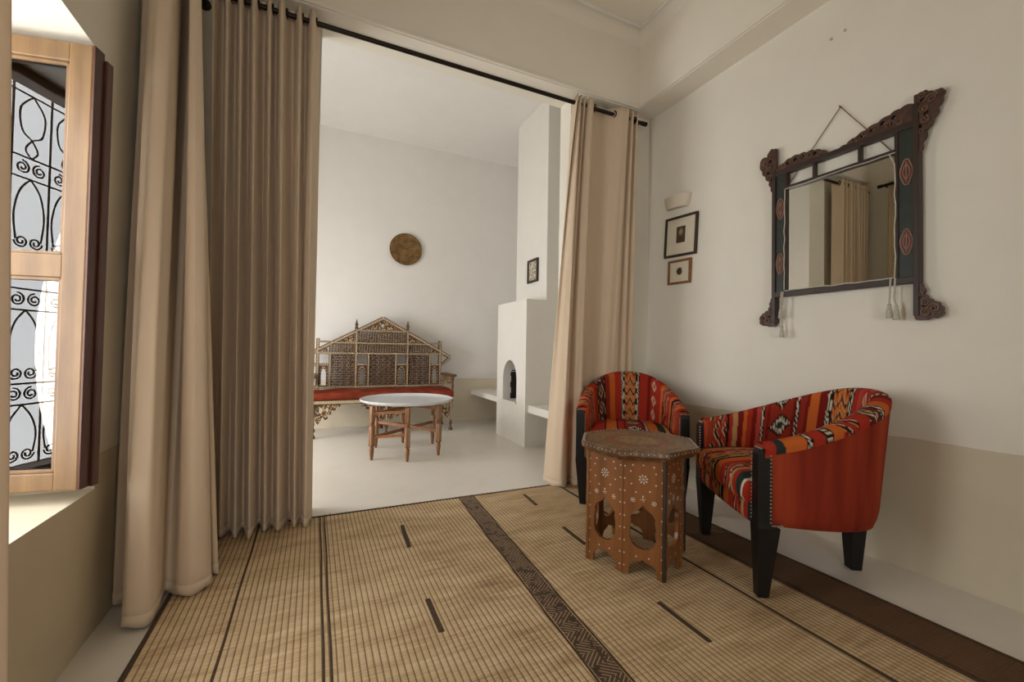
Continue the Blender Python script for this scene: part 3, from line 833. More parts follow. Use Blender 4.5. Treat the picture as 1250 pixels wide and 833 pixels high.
def armchair(label, loc, rot, seq_back, seq_seat, group):
    ch = thing('armchair', label, 'armchair', loc, rot, group)
    # outer upholstery
    mb = MB(); rows = 14; N = len(RS); vs = []
    for j in range(rows + 1):
        for phi, t in RS:
            zb = zbot(phi); zt = ztop(phi) - .028
            z = zb + (zt - zb) * j / rows
            x, y = shell_pt(phi, z)
            if j == 0: x *= .965; y *= .975
            elif j == 1: x *= .99; y *= .992
            vs.append((x, y, z))
    fs = [(j * N + i, j * N + i + 1, (j + 1) * N + i + 1, (j + 1) * N + i) for j in range(rows) for i in range(N - 1)]
    # underside
    b0 = len(vs); vs.append((0, .2, .31))
    fs += [(i + 1, i, b0) for i in range(N - 1)]
    mb.add(vs, fs); mb.build('outer_cover', M['red_weave'], ch, smooth=True, angle=60)
    # patterned inner cover, rolled over the top
    lay = mk_layout(seq_back, ARC[-1]); vs = []; cols = []
    prof = [('o', .030), ('o', .012)] + [('r', a) for a in range(0, 181, 18)] + [('i', d) for d in [.012 + .0125 * k for k in range(1, 34)]]
    R_ = len(prof)
    for phi, t in RS:
        zt = ztop(phi); v = 0; last = None
        for kind, q in prof:
            if kind == 'o': ins = 0.0 - .002; z = zt - q - .018 + .018
            elif kind == 'r':
                a = math.radians(q); ins = TH / 2 - (TH / 2 + .002) * math.cos(a); z = zt - .008 + .026 * math.sin(a)
            else:
                ins = TH + .002 + .03 * min(1, q / .35) ; z = zt - .008 - q
            z = max(z, .37)
            x, y = shell_pt(phi, min(z, zt), ins)
            if kind != 'o' and abs(math.cos(phi)) > .999: pass
            p = V(x, y, z)
            if last is not None: v += (p - last).length
            last = p
            # cloth is slewed as it turns the corner of the arms
            sl = .10 * max(0, abs(math.cos(phi)) - .25)
            vs.append(p); cols.append(weave(lay, min(ARC[-1] - 1e-6, max(0, t + math.copysign(sl, math.cos(phi)) * (v - .1))), v))
    mb = MB(); mb.add(vs, [(i * R_ + k, i * R_ + k + 1, (i + 1) * R_ + k + 1, (i + 1) * R_ + k) for i in range(N - 1) for k in range(R_ - 1)])
    o = mb.build('inner_cover', M['kilim'], ch, smooth=True, fix=False, angle=180); paint(o, cols)
    # arm ends: cloth fronts under the posts
    for sg in (-1, 1):
        mb = MB(); mb.bbox(min(sg * .338, sg * .262), max(sg * .338, sg * .262), -.002, .04, .31, .622, .012, 3)
        mb.build('arm_front', M['red_weave'], ch, smooth=True)
    # seat cushion: domed, rounded front, striped front to back
    lay = mk_layout(seq_seat, .56); vs = []; cols = []; nu, nv = 120, 64
    for i in range(nu + 1):
        u = i / nu; x = -.268 + .536 * u
        edge = abs(u - .5) * 2
        yb = .50 * (1 - edge ** 3.2 * .55)
        sag = .018 * (1 - edge ** 2)
        lastp = None; v = 0
        for j in range(nv + 1):
            w = j / nv
            # profile: bottom front -> round nose -> top -> back
            if w < .30:
                a = PI * (w / .30) - PI / 2; y = -.03 - .035 * math.cos(a) * (1 - .35 * edge ** 6); z = .425 + .058 * math.sin(a)
            else:
                q = (w - .30) / .70; y = -.03 + q * (yb + .03); z = .483 + sag * math.sin(PI * min(1, q * 1.1 + .05)) + .006 * math.sin(PI * q)
            z -= .028 * max(0, edge - .86) / .14 * (1 if w > .12 else 0) 
            p = V(x, y, z)
            if lastp is not None: v += (p - lastp).length
            lastp = p; vs.append(p); cols.append(weave(lay, u * .56, v))
    mb = MB(); mb.add(vs, [(i * (nv + 1) + k, (i + 1) * (nv + 1) + k, (i + 1) * (nv + 1) + k + 1, i * (nv + 1) + k + 1) for i in range(nu) for k in range(nv)])
    # side and bottom closure
    mb.f.append(tuple(range(nv + 1))); mb.f.append(tuple(nu * (nv + 1) + k for k in range(nv, -1, -1)))
    o = mb.build('seat_cushion', M['kilim'], ch, smooth=True, angle=70); paint(o, cols)
    # apron below the cushion
    lay2 = mk_layout(seq_seat, .56); vs = []; cols = []
    for i in range(nu + 1):
        u = i / nu; x = -.29 + .58 * u; bow = .012 * (1 - (2 * u - 1) ** 2)
        for k, (y, z) in enumerate(((.03, .275), (.002, .275), (-.012, .285), (-.016, .305), (-.016, .335), (-.014, .36), (-.008, .378), (.02, .385))):
            vs.append(V(x, y - bow, z)); cols.append(weave(lay2, min(.5599, u * .56), z * 1.0 + .13))
    mb = MB(); mb.add(vs, [(i * 8 + k, i * 8 + k + 1, (i + 1) * 8 + k + 1, (i + 1) * 8 + k) for i in range(nu) for k in range(7)])
    o = mb.build('seat_rail', M['kilim'], ch, smooth=True, fix=False, angle=180); paint(o, cols)
    # black front posts running down into tapered legs
    for sg in (-1, 1):
        xo = sg * .345; xi = sg * .288
        def ring(z, x0, x1, y0, y1): 
            a, b = sorted((x0, x1)); return [(a, y0, z), (b, y0, z), (b, y1, z), (a, y1, z)]
        rings = [ring(0, sg * .318, sg * .278, -.012, .032), ring(.29, xo + sg * .002, xi - sg * .012, -.026, .062), ring(.31, xo, xi, -.026, .030), ring(.585, xo, xi + sg * .004, -.026, .030), ring(.604, xo - sg * .006, xi + sg * .008, -.02, .028)]
        mb = MB(); vs = [p for r in rings for p in r]; fs = [(0, 3, 2, 1), tuple(4 * (len(rings) - 1) + k for k in range(4))]
        for r in range(len(rings) - 1):
            for k in range(4): fs.append((r * 4 + k, r * 4 + (k + 1) % 4, (r + 1) * 4 + (k + 1) % 4, (r + 1) * 4 + k))
        mb.add(vs, fs); lg = mb.build('front_leg', M['black_wood'], ch)
        bv = lg.modifiers.new('soft_edges', 'BEVEL'); bv.width = .004; bv.segments = 2; bv.limit_method = 'ANGLE'
        mb = MB()
        for i in range(19):
            z = .315 + .0148 * i
            mb.ball((xo + sg * .0015, .022, z), .0042, 6, 4); mb.ball((xi - sg * .001, -.024, z), .0042, 6, 4)
        for i in range(5):
            mb.ball((xo - sg * (.006 + .011 * i), -.012, .607), .0042, 6, 4)
            mb.ball((xo + sg * .002, .03 + .009 * i, .303), .0042, 6, 4)
        o = mb.build('nailheads', M['nail'], ch); o['kind'] = 'stuff'
    # single rear leg
    mb = MB(); rr = [(-.0105, .026, .560, .606), (.29, .042, .545, .630)]
    vs = []
    for z, h, y0, y1 in rr: vs += [(-h, y0 - .0, z), (h, y0, z), (h, y1, z), (-h, y1, z)]
    vs = [(x, y - .008, z) for x, y, z in vs]
    mb.add(vs, [(0, 3, 2, 1), (4, 5, 6, 7), (0, 1, 5, 4), (1, 2, 6, 5), (2, 3, 7, 6), (3, 0, 4, 7)])
    lg = mb.build('rear_leg', M['black_wood'], ch)
    bv = lg.modifiers.new('soft_edges', 'BEVEL'); bv.width = .004; bv.segments = 2
    return ch
seqA = [('red', .3), ('chev', 1.5), ('dk', .2), ('red', .3), ('tan', .38), ('dred', .45), ('orange', .28), ('red', .4), ('dred', .35), ('pink', .35), ('wave', .25), ('rust', .2), ('comb', 2.0), ('wave', .28),
        ('rust', .4), ('dred', .25), ('orange', .65), ('dred', .5), ('wave', .28), ('zig', 1.6), ('wave', .28), ('red', .5), ('pink', .4), ('chain', .9), ('red', .4), ('teeth', .5), ('dred', .5), ('red', .6), ('orange', .6), ('wave', .35), ('diamond', 1.0), ('red', .8), ('chev', 1.0), ('orange', .6), ('teeth', .5), ('red', .7), ('wave', .35), ('orange', 1.2), ('green', .5), ('red', .5)]
seqB = [('rust', .5), ('orange', .5), ('wave', .3), ('red', .4), ('tan', .2), ('red', .35), ('chev', 1.0), ('orange', .35), ('red', .7), ('dk', .15), ('diamond', 1.1), ('dk', .12), ('rust', .5), ('orange', .55), ('red', .6), ('wave', .22), ('zig', 1.25), ('wave', .22),
        ('red', .8), ('dred', .35), ('chain', .8), ('red', .55), ('orange', .35), ('chev', 1.1), ('red', .4), ('orange', .4), ('dk', .3), ('chev', .8), ('orange', .5), ('rust', .5)]
seatA = [('red', .4), ('green', .5), ('orange', .5), ('wave', .25), ('rust', .4), ('zig', 1.1), ('wave', .2), ('dk', .2), ('orange', .6), ('red', .5), ('chev', .8), ('tan', .25), ('red', .4), ('green', .35), ('white', .15)]
seatB = [('tan', .15), ('red', .8), ('dk', .1), ('orange', .6), ('dk', .1), ('red', .3), ('comb', 1.2), ('wave', .2), ('orange', .55), ('green', .4), ('tan', .2), ('red', .3)]
def place(A, B):
    """chair frame from its two front feet: A at local -x, B at local +x when looking along +y (towards the back)"""
    A = Vector((*A, 0)); B = Vector((*B, 0)); m = (A + B) / 2; d = (B - A).normalized()
    return (m.x, m.y, .0), math.atan2(d.y, d.x)
l1, r1 = place((1.967, 1.702), (1.667, 1.156))
armchair('red kilim armchair seen from its side, in front of the right wall', (l1[0], l1[1], .0108), r1, seqA, seatA, 'kilim tub armchairs')
l2, r2 = place((1.585, 2.335), (2.09, 1.945))
armchair('red kilim armchair facing the camera, beside the right curtain', (l2[0], l2[1], .0108), r2, seqB, seatB, 'kilim tub armchairs')

# ------------------------------------------------------------------ octagonal inlaid side table
tb = thing('side_table', 'octagonal carved wooden side table with pearl inlay between the armchairs', 'table', (1.452, 1.642, .012))
A0 = math.radians(165.5)
def octv(k): 
    r = .252 if k % 2 == 0 else .207
    return V(r * math.cos(A0 + k * PI / 4), r * math.sin(A0 + k * PI / 4), 0)
PZ = .515
for k in range(8):
    a = octv(k); b = octv(k + 1); w = (b - a).length; d = (b - a) / w; nrm = V(d.y, -d.x, 0)      # outward
    xf = lambda s, z, c, a=a, d=d, nrm=nrm: a + d * s + V(0, 0, z) + nrm * (c - .016)
    h = w / 2
    # foot cut-out in the outer outline, keyhole window as hole
    foot = [(.030, 0), (.030, .030), (.042, .052), (.060, .060), (h - .012, .064), (h, .074), (h + .012, .064), (w - .060, .060), (w - .042, .052), (w - .030, .030), (w - .030, 0)]
    outer = [(0, 0)] + foot + [(w, 0), (w, PZ), (0, PZ)]
    hw = .31 * w
    key = [(h, .312), (h - .018, .290), (h - hw * .72, .276), (h - hw * .95, .255), (h - hw * .90, .238), (h - hw, .215), (h - hw, .165), (h - hw * .85, .140), (h - hw * .5, .122), (h, .116), (h + hw * .5, .122), (h + hw * .85, .140), (h + hw, .165), (h + hw, .215), (h + hw * .90, .238), (h + hw * .95, .255), (h + hw * .72, .276), (h + .018, .290)]
    mb = MB(); mb.plate(outer, [key], .016, xf)
    pn = mb.build('panel', M['oct_wood'], tb)
    mb = MB()
    def dot(s, z, r=.0036):
        c = xf(s, z, .0162); vs = []
        for i in range(8):
            t = 2 * PI * i / 8; vs.append(c + d * r * math.cos(t) + V(0, 0, r * math.sin(t)) + nrm * .0006)
        vs2 = [p - nrm * .0016 for p in vs]
        mb.add(vs + vs2, [tuple(range(8))] + [(i, (i + 1) % 8, 8 + (i + 1) % 8, 8 + i) for i in range(8)])
    for i in range(9):
        z = .035 + i * .055
        dot(.010, z); dot(w - .010, z)
    for i in range(1, 4): dot(w * i / 4, .487 - .004 * (i % 2))
    for s_, z in ((.2, .455), (.8, .455), (.22, .40), (.8, .405), (.33, .365), (.66, .375), (.35, .084), (.65, .084), (.25, .33), (.5, .350)): dot(w * s_, z)
    def flower(s, z, R, n=8, rd=.0042):
        dot(s, z, rd * 1.1)
        for i in range(n):
            t = 2 * PI * i / n + .2; dot(s + R * math.cos(t), z + R * math.sin(t), rd * .8)
            if n >= 8: dot(s + R * .68 * math.cos(t), z + R * .68 * math.sin(t), rd * .6)
    flower(h, .425, .0175); flower(.26 * w, .330, .0085, 6, .0034); flower(.76 * w, .325, .0085, 6, .0034); flower(h, .336, .008, 4, .003)
    o = mb.build('inlay', M['pearl'], pn); o['kind'] = 'stuff'
    # corner moulding
    c = octv(k); rr = .009 if k % 2 == 0 else .005
    MB().tube([c + V(0, 0, 0), c + V(0, 0, PZ)], rr, 8).build('corner_strip', M['frame_dark'] if k in (2, 4) else M['oct_wood'], tb, smooth=True)
def octo(r, z): return [V(r * math.cos(A0 + i * PI / 4), r * math.sin(A0 + i * PI / 4), z) for i in range(8)]
mb = MB(); rings = [octo(.255, PZ - .004), octo(.262, PZ + .008), octo(.284, PZ + .016), octo(.288, PZ + .022), octo(.286, PZ + .040), octo(.280, PZ + .044), octo(.272, PZ + .042), octo(.262, PZ + .0405)]
vs = [p for r in rings for p in r]; fs = [tuple(range(7, -1, -1)), tuple(8 * 7 + i for i in range(8))]
for r in range(7):
    for i in range(8): fs.append((r * 8 + i, r * 8 + (i + 1) % 8, (r + 1) * 8 + (i + 1) % 8, (r + 1) * 8 + i))
mb.add(vs, fs); top = mb.build('table_top', M['tabletop'], tb)
mb = MB()
for i in range(8):
    p = octo(.2755, PZ + .0435)[i]; q = octo(.2755, PZ + .0435)[(i + 1) % 8]
    e0 = octo(.2875, PZ + .031)[i]; e1 = octo(.2875, PZ + .031)[(i + 1) % 8]
    for j in range(9):
        t = (j + .5) / 9
        c = p.lerp(q, t); mb.ball(c, .0034, 6, 4, (1, 1, .45)); c = e0.lerp(e1, t); mb.ball(c, .0026, 6, 4)
mb.build('edge_inlay', M['pearl'], top)['kind'] = 'stuff'
mb = MB()
for R_, n in ((.215, 40), (.10, 22)):
    for i in range(n):
        t = 2 * PI * i / n; mb.ball((R_ * math.cos(t), R_ * math.sin(t), PZ + .0405), .0030, 5, 4, (1.4, 1, .4))
mb.build('rosette_inlay', M['oct_wood'], top)['kind'] = 'stuff'

# ------------------------------------------------------------------ tray table in the far room
tc = (.83, 4.18); tt = thing('folding_stand', 'folding wooden stand with six turned legs under the pale tray', 'table stand', (tc[0], tc[1], 0))
legs = [(-.345, -.215), (-.065, -.385), (.248, -.26), (.318, .235), (.04, .382), (-.25, .252)]
def turned_leg(h):
    m = MB()
    m.lathe([(.011, 0), (.014, .02), (.018, .06), (.021, .10), (.015, .115), (.024, .125)], n=12)
    m.bbox(-.021, .021, -.021, .021, .125, .30, .003)
    m.lathe([(.024, .30), (.015, .312), (.023, .325), (.015, .338)], n=12)
    m.bbox(-.019, .019, -.019, .019, .338, h, .003)
    return m
proto = None
for i, (x, y) in enumerate(legs):
    if proto is None:
        lg = turned_leg(.478).build('leg', M['stand_wood'], tt, smooth=True); proto = lg
        m = MB()
        for k in range(4):
            for j in range(14):
                z = .14 + j * .0118 if j < 14 else 0
                for sx in (-.011, .011):
                    p = Matrix.Rotation(k * PI / 2, 3, 'Z') @ V(sx, -.0212, z); m.ball(p, .0035, 5, 3)
            for j in range(10):
                p = Matrix.Rotation(k * PI / 2, 3, 'Z') @ V(0, -.0192, .35 + j * .0125); m.ball(p, .0042, 5, 3)
        inl = m.build('leg_inlay', M['bone'], lg); inl['kind'] = 'stuff'
    else:
        lg = proto.copy(); SC.collection.objects.link(lg); lg.parent = tt
        c = inl.copy(); SC.collection.objects.link(c); c.parent = lg
    lg.location = (x, y, 0); lg.rotation_euler = (0, 0, math.atan2(y, x))
for i in range(3):
    a = legs[i]; b = legs[i + 3]; off = .014 * (i - 1)
    for z0, z1 in ((.425 + off, .455 + off), (.215 + off, .245 + off)):
        MB().bar((a[0], a[1], z0), (b[0], b[1], z1), .012, .028).build('brace', M['stand_wood'], tt)
for i in range(6):
    a = legs[i]; b = legs[(i + 1) % 6]
    if i % 2 == 0:
        MB().bar((a[0], a[1], .20), (b[0], b[1], .235), .012, .024).build('brace', M['stand_wood'], tt)
        MB().bar((a[0], a[1], .41), (b[0], b[1], .44), .012, .024).build('brace', M['stand_wood'], tt)
mb = MB(); R = .435
mb.lathe([(.02, .4785), (.34, .4785), (.40, .484), (R - .008, .497), (R, .508), (R + .002, .514), (R - .003, .518), (R - .010, .513), (R - .035, .500), (.35, .492), (.30, .4905), (.02, .490)], (tc[0], tc[1], 0), 72)
tag(mb.build('serving_tray', M['white_metal'], smooth=True, angle=60), 'large round pale tray resting on the folding stand', 'tray')

# ------------------------------------------------------------------ carved bench against the back wall
SX = .776; SYB = 5.52; SYF = 5.07
so = thing('carved_settee', 'dark carved settee inlaid with bone, with pediment back, at the far wall', 'settee', (SX, 5.3, 0))
def sp(name, mat, x0, x1, y0, y1, z0, z1, par=so, b=.003):
    return MB().bbox(x0 + SX, x1 + SX, y0, y1, z0, z1, b).build(name, mat, par, world=True)
YB0, YB1 = SYB - .02, SYB + .02
def inlay_strip(a, b, n, par, r=.007):
    m = MB(); a = Vector(a); b = Vector(b)
    for i in range(n): m.ball(a.lerp(b, (i + .5) / n), r, 5, 4, (1, .5, 1))
    o = m.build('bone_beads', M['bone'], par, world=True); o['kind'] = 'stuff'
def member(name, p, q, w):
    """bar of the back in the plane of the back from p=(x,z) to q, face inlaid with a bone strip"""
    a = V(SX + p[0], SYB, p[1]); b = V(SX + q[0], SYB, q[1])
    o = MB().bar(a, b, .04, w, up=(0, 0, 1) if abs(q[0] - p[0]) > .01 else (1, 0, 0)).build(name, M['sofa_wood'], so, world=True)
    L = (b - a).length; f = V(0, -.021, 0)
    n = max(3, int(L / .019)); d = (b - a) / n; m = MB()
    for i in range(n):
        m.bar(a + d * (i + .18) + f, a + d * (i + .82) + f, .004, w * .52, up=(0, 0, 1) if abs(q[0] - p[0]) > .01 else (1, 0, 0))
    s = m.build('bone_strip', M['bone'], o, world=True); s['kind'] = 'stuff'
    return o
PK = 1.385
member('pediment_rake', (0, PK - .02), (-.875, .885), .045); member('pediment_rake', (0, PK - .02), (.875, .885), .045)
member('top_rail', (-.30, 1.205), (.30, 1.205), .026)
member('cross_rail', (-.58, 1.05), (.58, 1.05), .028); member('cross_rail', (-.80, .925), (.80, .925), .028)
member('back_rail', (-.80, .52), (.80, .52), .034)
for s in (-1, 1):
    member('back_post', (s * .31, .50), (s * .31, 1.225), .032)
    member('end_post', (s * .735, .45), (s * .735, 1.10), .036)
    member('stile', (s * .165, .53), (s * .165, .92), .028)
    member('stile', (s * .60, .53), (s * .60, .92), .028)
    member('tip_brace', (s * .875, .885), (s * .75, .775), .028)
    member('shoulder_rail', (s * .56, 1.06), (s * .735, 1.06), .022)
    for x in (s * .31,):
        m = MB(); m.lathe([(.018, 1.21), (.021, 1.24), (.012, 1.255), (.022, 1.275), (.013, 1.295), (.008, 1.32), (.002, 1.345)], (SX + x, SYB, 0), 10); m.build('finial', M['sofa_wood'], so, world=True, smooth=True)
    # small arched niches between the lattices
    for xc, hw in ((s * .2375, .055), (s * .6675, .05)):
        arch = [(xc - hw * .55, .54), (xc + hw * .55, .54)] + [(xc + hw * .55 * math.cos(t), .655 + .085 * math.sin(t)) for t in [PI * i / 8 for i in range(9)]]
        m = MB(); m.plate([(xc - hw, .535), (xc + hw, .535), (xc + hw, .775), (xc - hw, .775)], [arch], .018, lambda a, b, c: V(SX + a, SYB - .009 + c, b))
        nb = m.build('niche_panel', M['sofa_wood'], so, world=True)
        pts = [(xc + hw * .72 * math.cos(t), .655 + .105 * math.sin(t)) for t in [PI * i / 8 for i in range(9)]] + [(xc - hw * .72, z) for z in (.55, .59, .62)] + [(xc + hw * .72, z) for z in (.55, .59, .62)]
        m = MB()
        for p in pts: m.ball((SX + p[0], SYB - .011, p[1]), .0075, 5, 4)
        m.build('bone_beads', M['bone'], nb, world=True)['kind'] = 'stuff'
        member('niche_rail', (xc - hw, .79), (xc + hw, .79), .024)
# turned-bead lattices
def lattice(name, x0, x1, z0, z1, px, pz, stag=True):
    m = MB(); mb2 = MB(); nz = int((z1 - z0) / pz)
    for j in range(nz + 1):
        z = z0 + (z1 - z0) * (j + .5) / (nz + 1)
        m.tube([V(SX + x0, SYB, z), V(SX + x1, SYB, z)], .006, 5)
        n = int((x1 - x0) / px)
        for i in range(n):
            x = x0 + (x1 - x0) * (i + (.25 if j % 2 and stag else .75)) / n
            m.ball((SX + x, SYB, z), .0125, 6, 4)
            if (i + j) % 2 == 0 or not stag: mb2.ball((SX + x, SYB - .010, z), .006, 5, 3)
    n = int((x1 - x0) / px)
    for i in range(n * 2 if stag else n):
        x = x0 + (x1 - x0) * (i + .5) / (n * 2 if stag else n)
        m.tube([V(SX + x, SYB + .004, z0), V(SX + x, SYB + .004, z1)], .005, 5)
    o = m.build(name, M['sofa_wood'], so, world=True); o['kind'] = 'stuff'
    b = mb2.build('bone_beads', M['bone'], o, world=True); b['kind'] = 'stuff'
lattice('lattice', -.15, .15, .538, .91, .033, .031)
lattice('lattice', .326, .585, .538, .91, .033, .031); lattice('lattice', -.585, -.326, .538, .91, .033, .031)
lattice('lattice', -.294, .294, .94, 1.036, .030, .028, False); lattice('lattice', -.294, .294, 1.064, 1.19, .030, .030, False)
for s in (-1, 1):
    a, b = sorted((s * .326, s * .62)); lattice('lattice', a, b, .94, 1.036, .030, .028, False)
    # corner fillers of the pediment
    tri_ = [(s * .33, 1.066), (s * .52, 1.066), (s * .33, 1.165)]
    MB().plate(tri_, [], .02, lambda a, b, c: V(SX + a, SYB - .01 + c, b)).build('spandrel', M['mosaic'], so, world=True)
    tri_ = [(s * .63, .942), (s * .745, .942), (s * .63, 1.0)]
    MB().plate(tri_, [], .02, lambda a, b, c: V(SX + a, SYB - .01 + c, b)).build('spandrel', M['mosaic'], so, world=True)
hole = [(.028 * math.cos(2 * PI * i / 10) * (1 if i % 2 else .6), 1.272 + .034 * math.sin(2 * PI * i / 10) * (1 if i % 2 else .6)) for i in range(10)]
MB().plate([(-.235, 1.22), (.235, 1.22), (0, 1.352)], [hole], .022, lambda a, b, c: V(SX + a, SYB - .011 + c, b)).build('pediment_panel', M['mosaic'], so, world=True)
# seat, cushion, arms, legs
sp('seat_frame', M['sofa_wood'], -.80, .80, SYF, SYB, .365, .415)
m = MB()
for i in range(84): m.bar((SX - .80 + 1.6 * (i + .1) / 84, SYF - .001, .39), (SX - .80 + 1.6 * (i + .9) / 84, SYF - .001, .39), .004, .03)
m.build('bone_strip', M['bone'], so, world=True)['kind'] = 'stuff'
# cushion: sagging slab with soft edges
vs = []; nu, nv = 60, 20
for i in range(nu + 1):
    u = i / nu
    for j in range(nv + 1):
        w = j / nv
        if w < .25: a = PI * w / .25 - PI / 2; y = SYF - .004 - .028 * math.cos(a); z = .452 + .036 * math.sin(a)
        else:
            q = (w - .25) / .75; y = SYF - .004 + q * (SYB - .03 - SYF); z = .488 + .012 * math.sin(PI * q) + .012 * q + .004 * math.sin(u * 19 + q * 4)
        vs.append(V(SX - .79 + 1.58 * u, y, z - (.01 if i in (0, nu) else 0)))
mb = MB(); mb.add(vs, [(i * (nv + 1) + k, (i + 1) * (nv + 1) + k, (i + 1) * (nv + 1) + k + 1, i * (nv + 1) + k + 1) for i in range(nu) for k in range(nv)])
mb.f.append(tuple(range(nv + 1))); mb.f.append(tuple(nu * (nv + 1) + k for k in range(nv, -1, -1)))
tag(mb.build('seat_cushion', M['red_seat'], so, world=True, smooth=True, angle=70), 'worn red seat cushion', None)
for s in (-1, 1):
    a, b = sorted((s * .745, s * .825))
    sp('arm_rest', M['sofa_wood'], a, b, SYF - .03, SYB, .655, .685, b=.008)
    sp('arm_panel', M['mosaic'], s * .785 - .014, s * .785 + .014, SYF + .05, SYB, .56, .655)
    m = MB(); m.lathe([(.014, .44), (.020, .47), (.013, .49), (.018, .54), (.013, .58), (.021, .62), (.024, .655)], (SX + s * .785, SYF + .02, 0), 10); m.build('arm_post', M['sofa_wood'], so, world=True, smooth=True)
for x in (-.77, 0, .77):
    for y in (SYF + .022, SYB - .022):
        if x == 0 and y > SYF + .1: pass
        m = MB(); m.lathe([(.024, 0), (.026, .02), (.014, .04), (.012, .06), (.020, .09), (.013, .12), (.013, .2), (.019, .26), (.022, .30), (.022, .37)], (SX + x, y, 0), 10)
        lg = m.build('leg', M['sofa_wood'], so, world=True, smooth=True)
        inlay_strip((SX + x, y - .021, .13), (SX + x, y - .023, .36), 12, lg, .009)
for s, x0 in ((1, -.75), (-1, -.02), (1, .02), (-1, .75)):
    out = [(x0, .365), (x0 + s * .26, .365), (x0 + s * .25, .335), (x0 + s * .21, .33), (x0 + s * .205, .30), (x0 + s * .165, .295), (x0 + s * .16, .255), (x0 + s * .12, .25), (x0 + s * .13, .215), (x0 + s * .10, .195), (x0 + s * .075, .235), (x0 + s * .05, .18), (x0 + s * .028, .15), (x0, .19)]
    hs = [[(x0 + s * (.055 + .018 * math.cos(t)), .30 + .035 * math.sin(t)) for t in [2 * PI * i / 8 for i in range(8)]], [(x0 + s * (.12 + .015 * math.cos(t)), .305 + .028 * math.sin(t)) for t in [2 * PI * i / 8 for i in range(8)]]]
    MB().plate(out, hs, .02, lambda a, b, c: V(SX + a, SYF + .012 + c, b)).build('apron_bracket', M['mosaic'], so, world=True)

# ------------------------------------------------------------------ things on the far walls
mb = MB(); Rx = Matrix.Rotation(PI / 2, 4, 'X')
mb.lathe([(.01, .016), (.09, .017), (.10, .021), (.13, .020), (.185, .026), (.205, .034), (.212, .032), (.208, .022), (.18, .006), (.01, .004)], (1.072, FBY - .001, 2.305), 56, Rx)
o = mb.build('wall_plate', M['brass'], smooth=True, loc=(1.072, FBY - .02, 2.305)); tag(o, 'round hammered brass plate hung on the far white wall', 'plate')
def framed(name, label, cen, w, h, fw, depth, normal, fmat, roll=0.0, mat_b=None, pic=None, pw=0, ph=0, pdz=0, bead=False):
    """framed print: local x to the right as one looks at it, z up, face at -y"""
    o = thing(name, label, 'picture', cen, 0); o.rotation_euler = (0, roll, normal)
    for nm, a in (('frame_rail', (-w / 2, w / 2, h / 2 - fw, h / 2)), ('frame_rail', (-w / 2, w / 2, -h / 2, -h / 2 + fw)), ('frame_stile', (-w / 2, -w / 2 + fw, -h / 2 + fw, h / 2 - fw)), ('frame_stile', (w / 2 - fw, w / 2, -h / 2 + fw, h / 2 - fw))):
        MB().bbox(a[0], a[1], -depth, 0, a[2], a[3], .003).build(nm, fmat, o)
    if bead:
        m = MB(); n = 16
        for i in range(n):
            t = -w / 2 + w * (i + .5) / n
            for p in ((t, h / 2 - fw / 2), (t, -h / 2 + fw / 2), (w / 2 - fw / 2, t * h / w), (-w / 2 + fw / 2, t * h / w)): m.ball((p[0], -depth, p[1]), fw * .32, 5, 4)
        m.build('frame_beading', M['frame_gold'], o)['kind'] = 'stuff'
    MB().box(-w / 2 + fw * .8, w / 2 - fw * .8, -.008, 0, -h / 2 + fw * .8, h / 2 - fw * .8).build('mount', mat_b or M['mat_board'], o)
    m = MB(); m.box(-pw / 2, pw / 2, -.0095, -.006, -ph / 2, ph / 2); m.v = [p + V(0, 0, pdz) for p in m.v]; m.build('print', pic, o, loc=(0, 0, pdz))
    return o
# chimney breast face looks towards -x
framed('picture_frame', 'small dark framed ink print on the white chimney breast', (2.214, 4.225, 1.888), .245, .262, .026, .022, -PI / 2, M['frame_dark'], 0, None, M['sketch'], .18, .20)
# right wall: local x -> world -y when the face looks to -x
framed('picture_frame', 'dark framed portrait print, upper of two on the right wall', (RX - .001, 2.415, 1.897), .315, .312, .018, .02, -PI / 2, M['frame_dark'], math.radians(3.2), None, M['portrait'], .085, .125, .012)
framed('picture_frame', 'gold beaded frame with a small vignette, lower of two on the right wall', (RX - .001, 2.425, 1.622), .225, .188, .018, .018, -PI / 2, M['frame_gold'], math.radians(1.8), None, M['ship'], .062, .06, .004, True)
# white wall light above the pictures
wl = thing('wall_light', 'small white half-round wall light above the framed prints', 'lamp', (RX, 2.45, 2.12)); wl.rotation_euler = (0, math.radians(4), -PI / 2)
mb = MB(); vs = []; n = 14
for z, r in ((0.0, .80), (.012, .86), (.085, 1.0), (.092, 1.0), (.092, .94), (.02, .82)):
    for i in range(n + 1):
        t = PI * i / n; vs.append((-.128 * r * math.cos(t), -.065 * r * math.sin(t) ** .7 - .001, z))
fs = [(j * (n + 1) + i, j * (n + 1) + i + 1, (j + 1) * (n + 1) + i + 1, (j + 1) * (n + 1) + i) for j in range(5) for i in range(n)]
fs.append(tuple(range(n, -1, -1))); fs.append(tuple(5 * (n + 1) + i for i in range(n + 1)))
mb.add(vs, fs); mb.build('bowl', M['lamp_plaster'], wl, smooth=True)
MB().bbox(-.10, .10, -.012, 0, .005, .085, .003).build('backplate', M['white_paint'], wl)
for i, (y, z) in enumerate(((1.368, 2.741), (1.301, 2.745))):
    m = MB(); m.lathe([(.007, 0), (.007, .006), (.003, .008)], (RX, y, z), 8, Matrix.Rotation(-PI / 2, 4, 'Y'))
    tag(m.build('wall_plug', M['cord']), ('left' if i == 0 else 'right') + ' of two tiny plugs high on the right wall', 'wall plug')

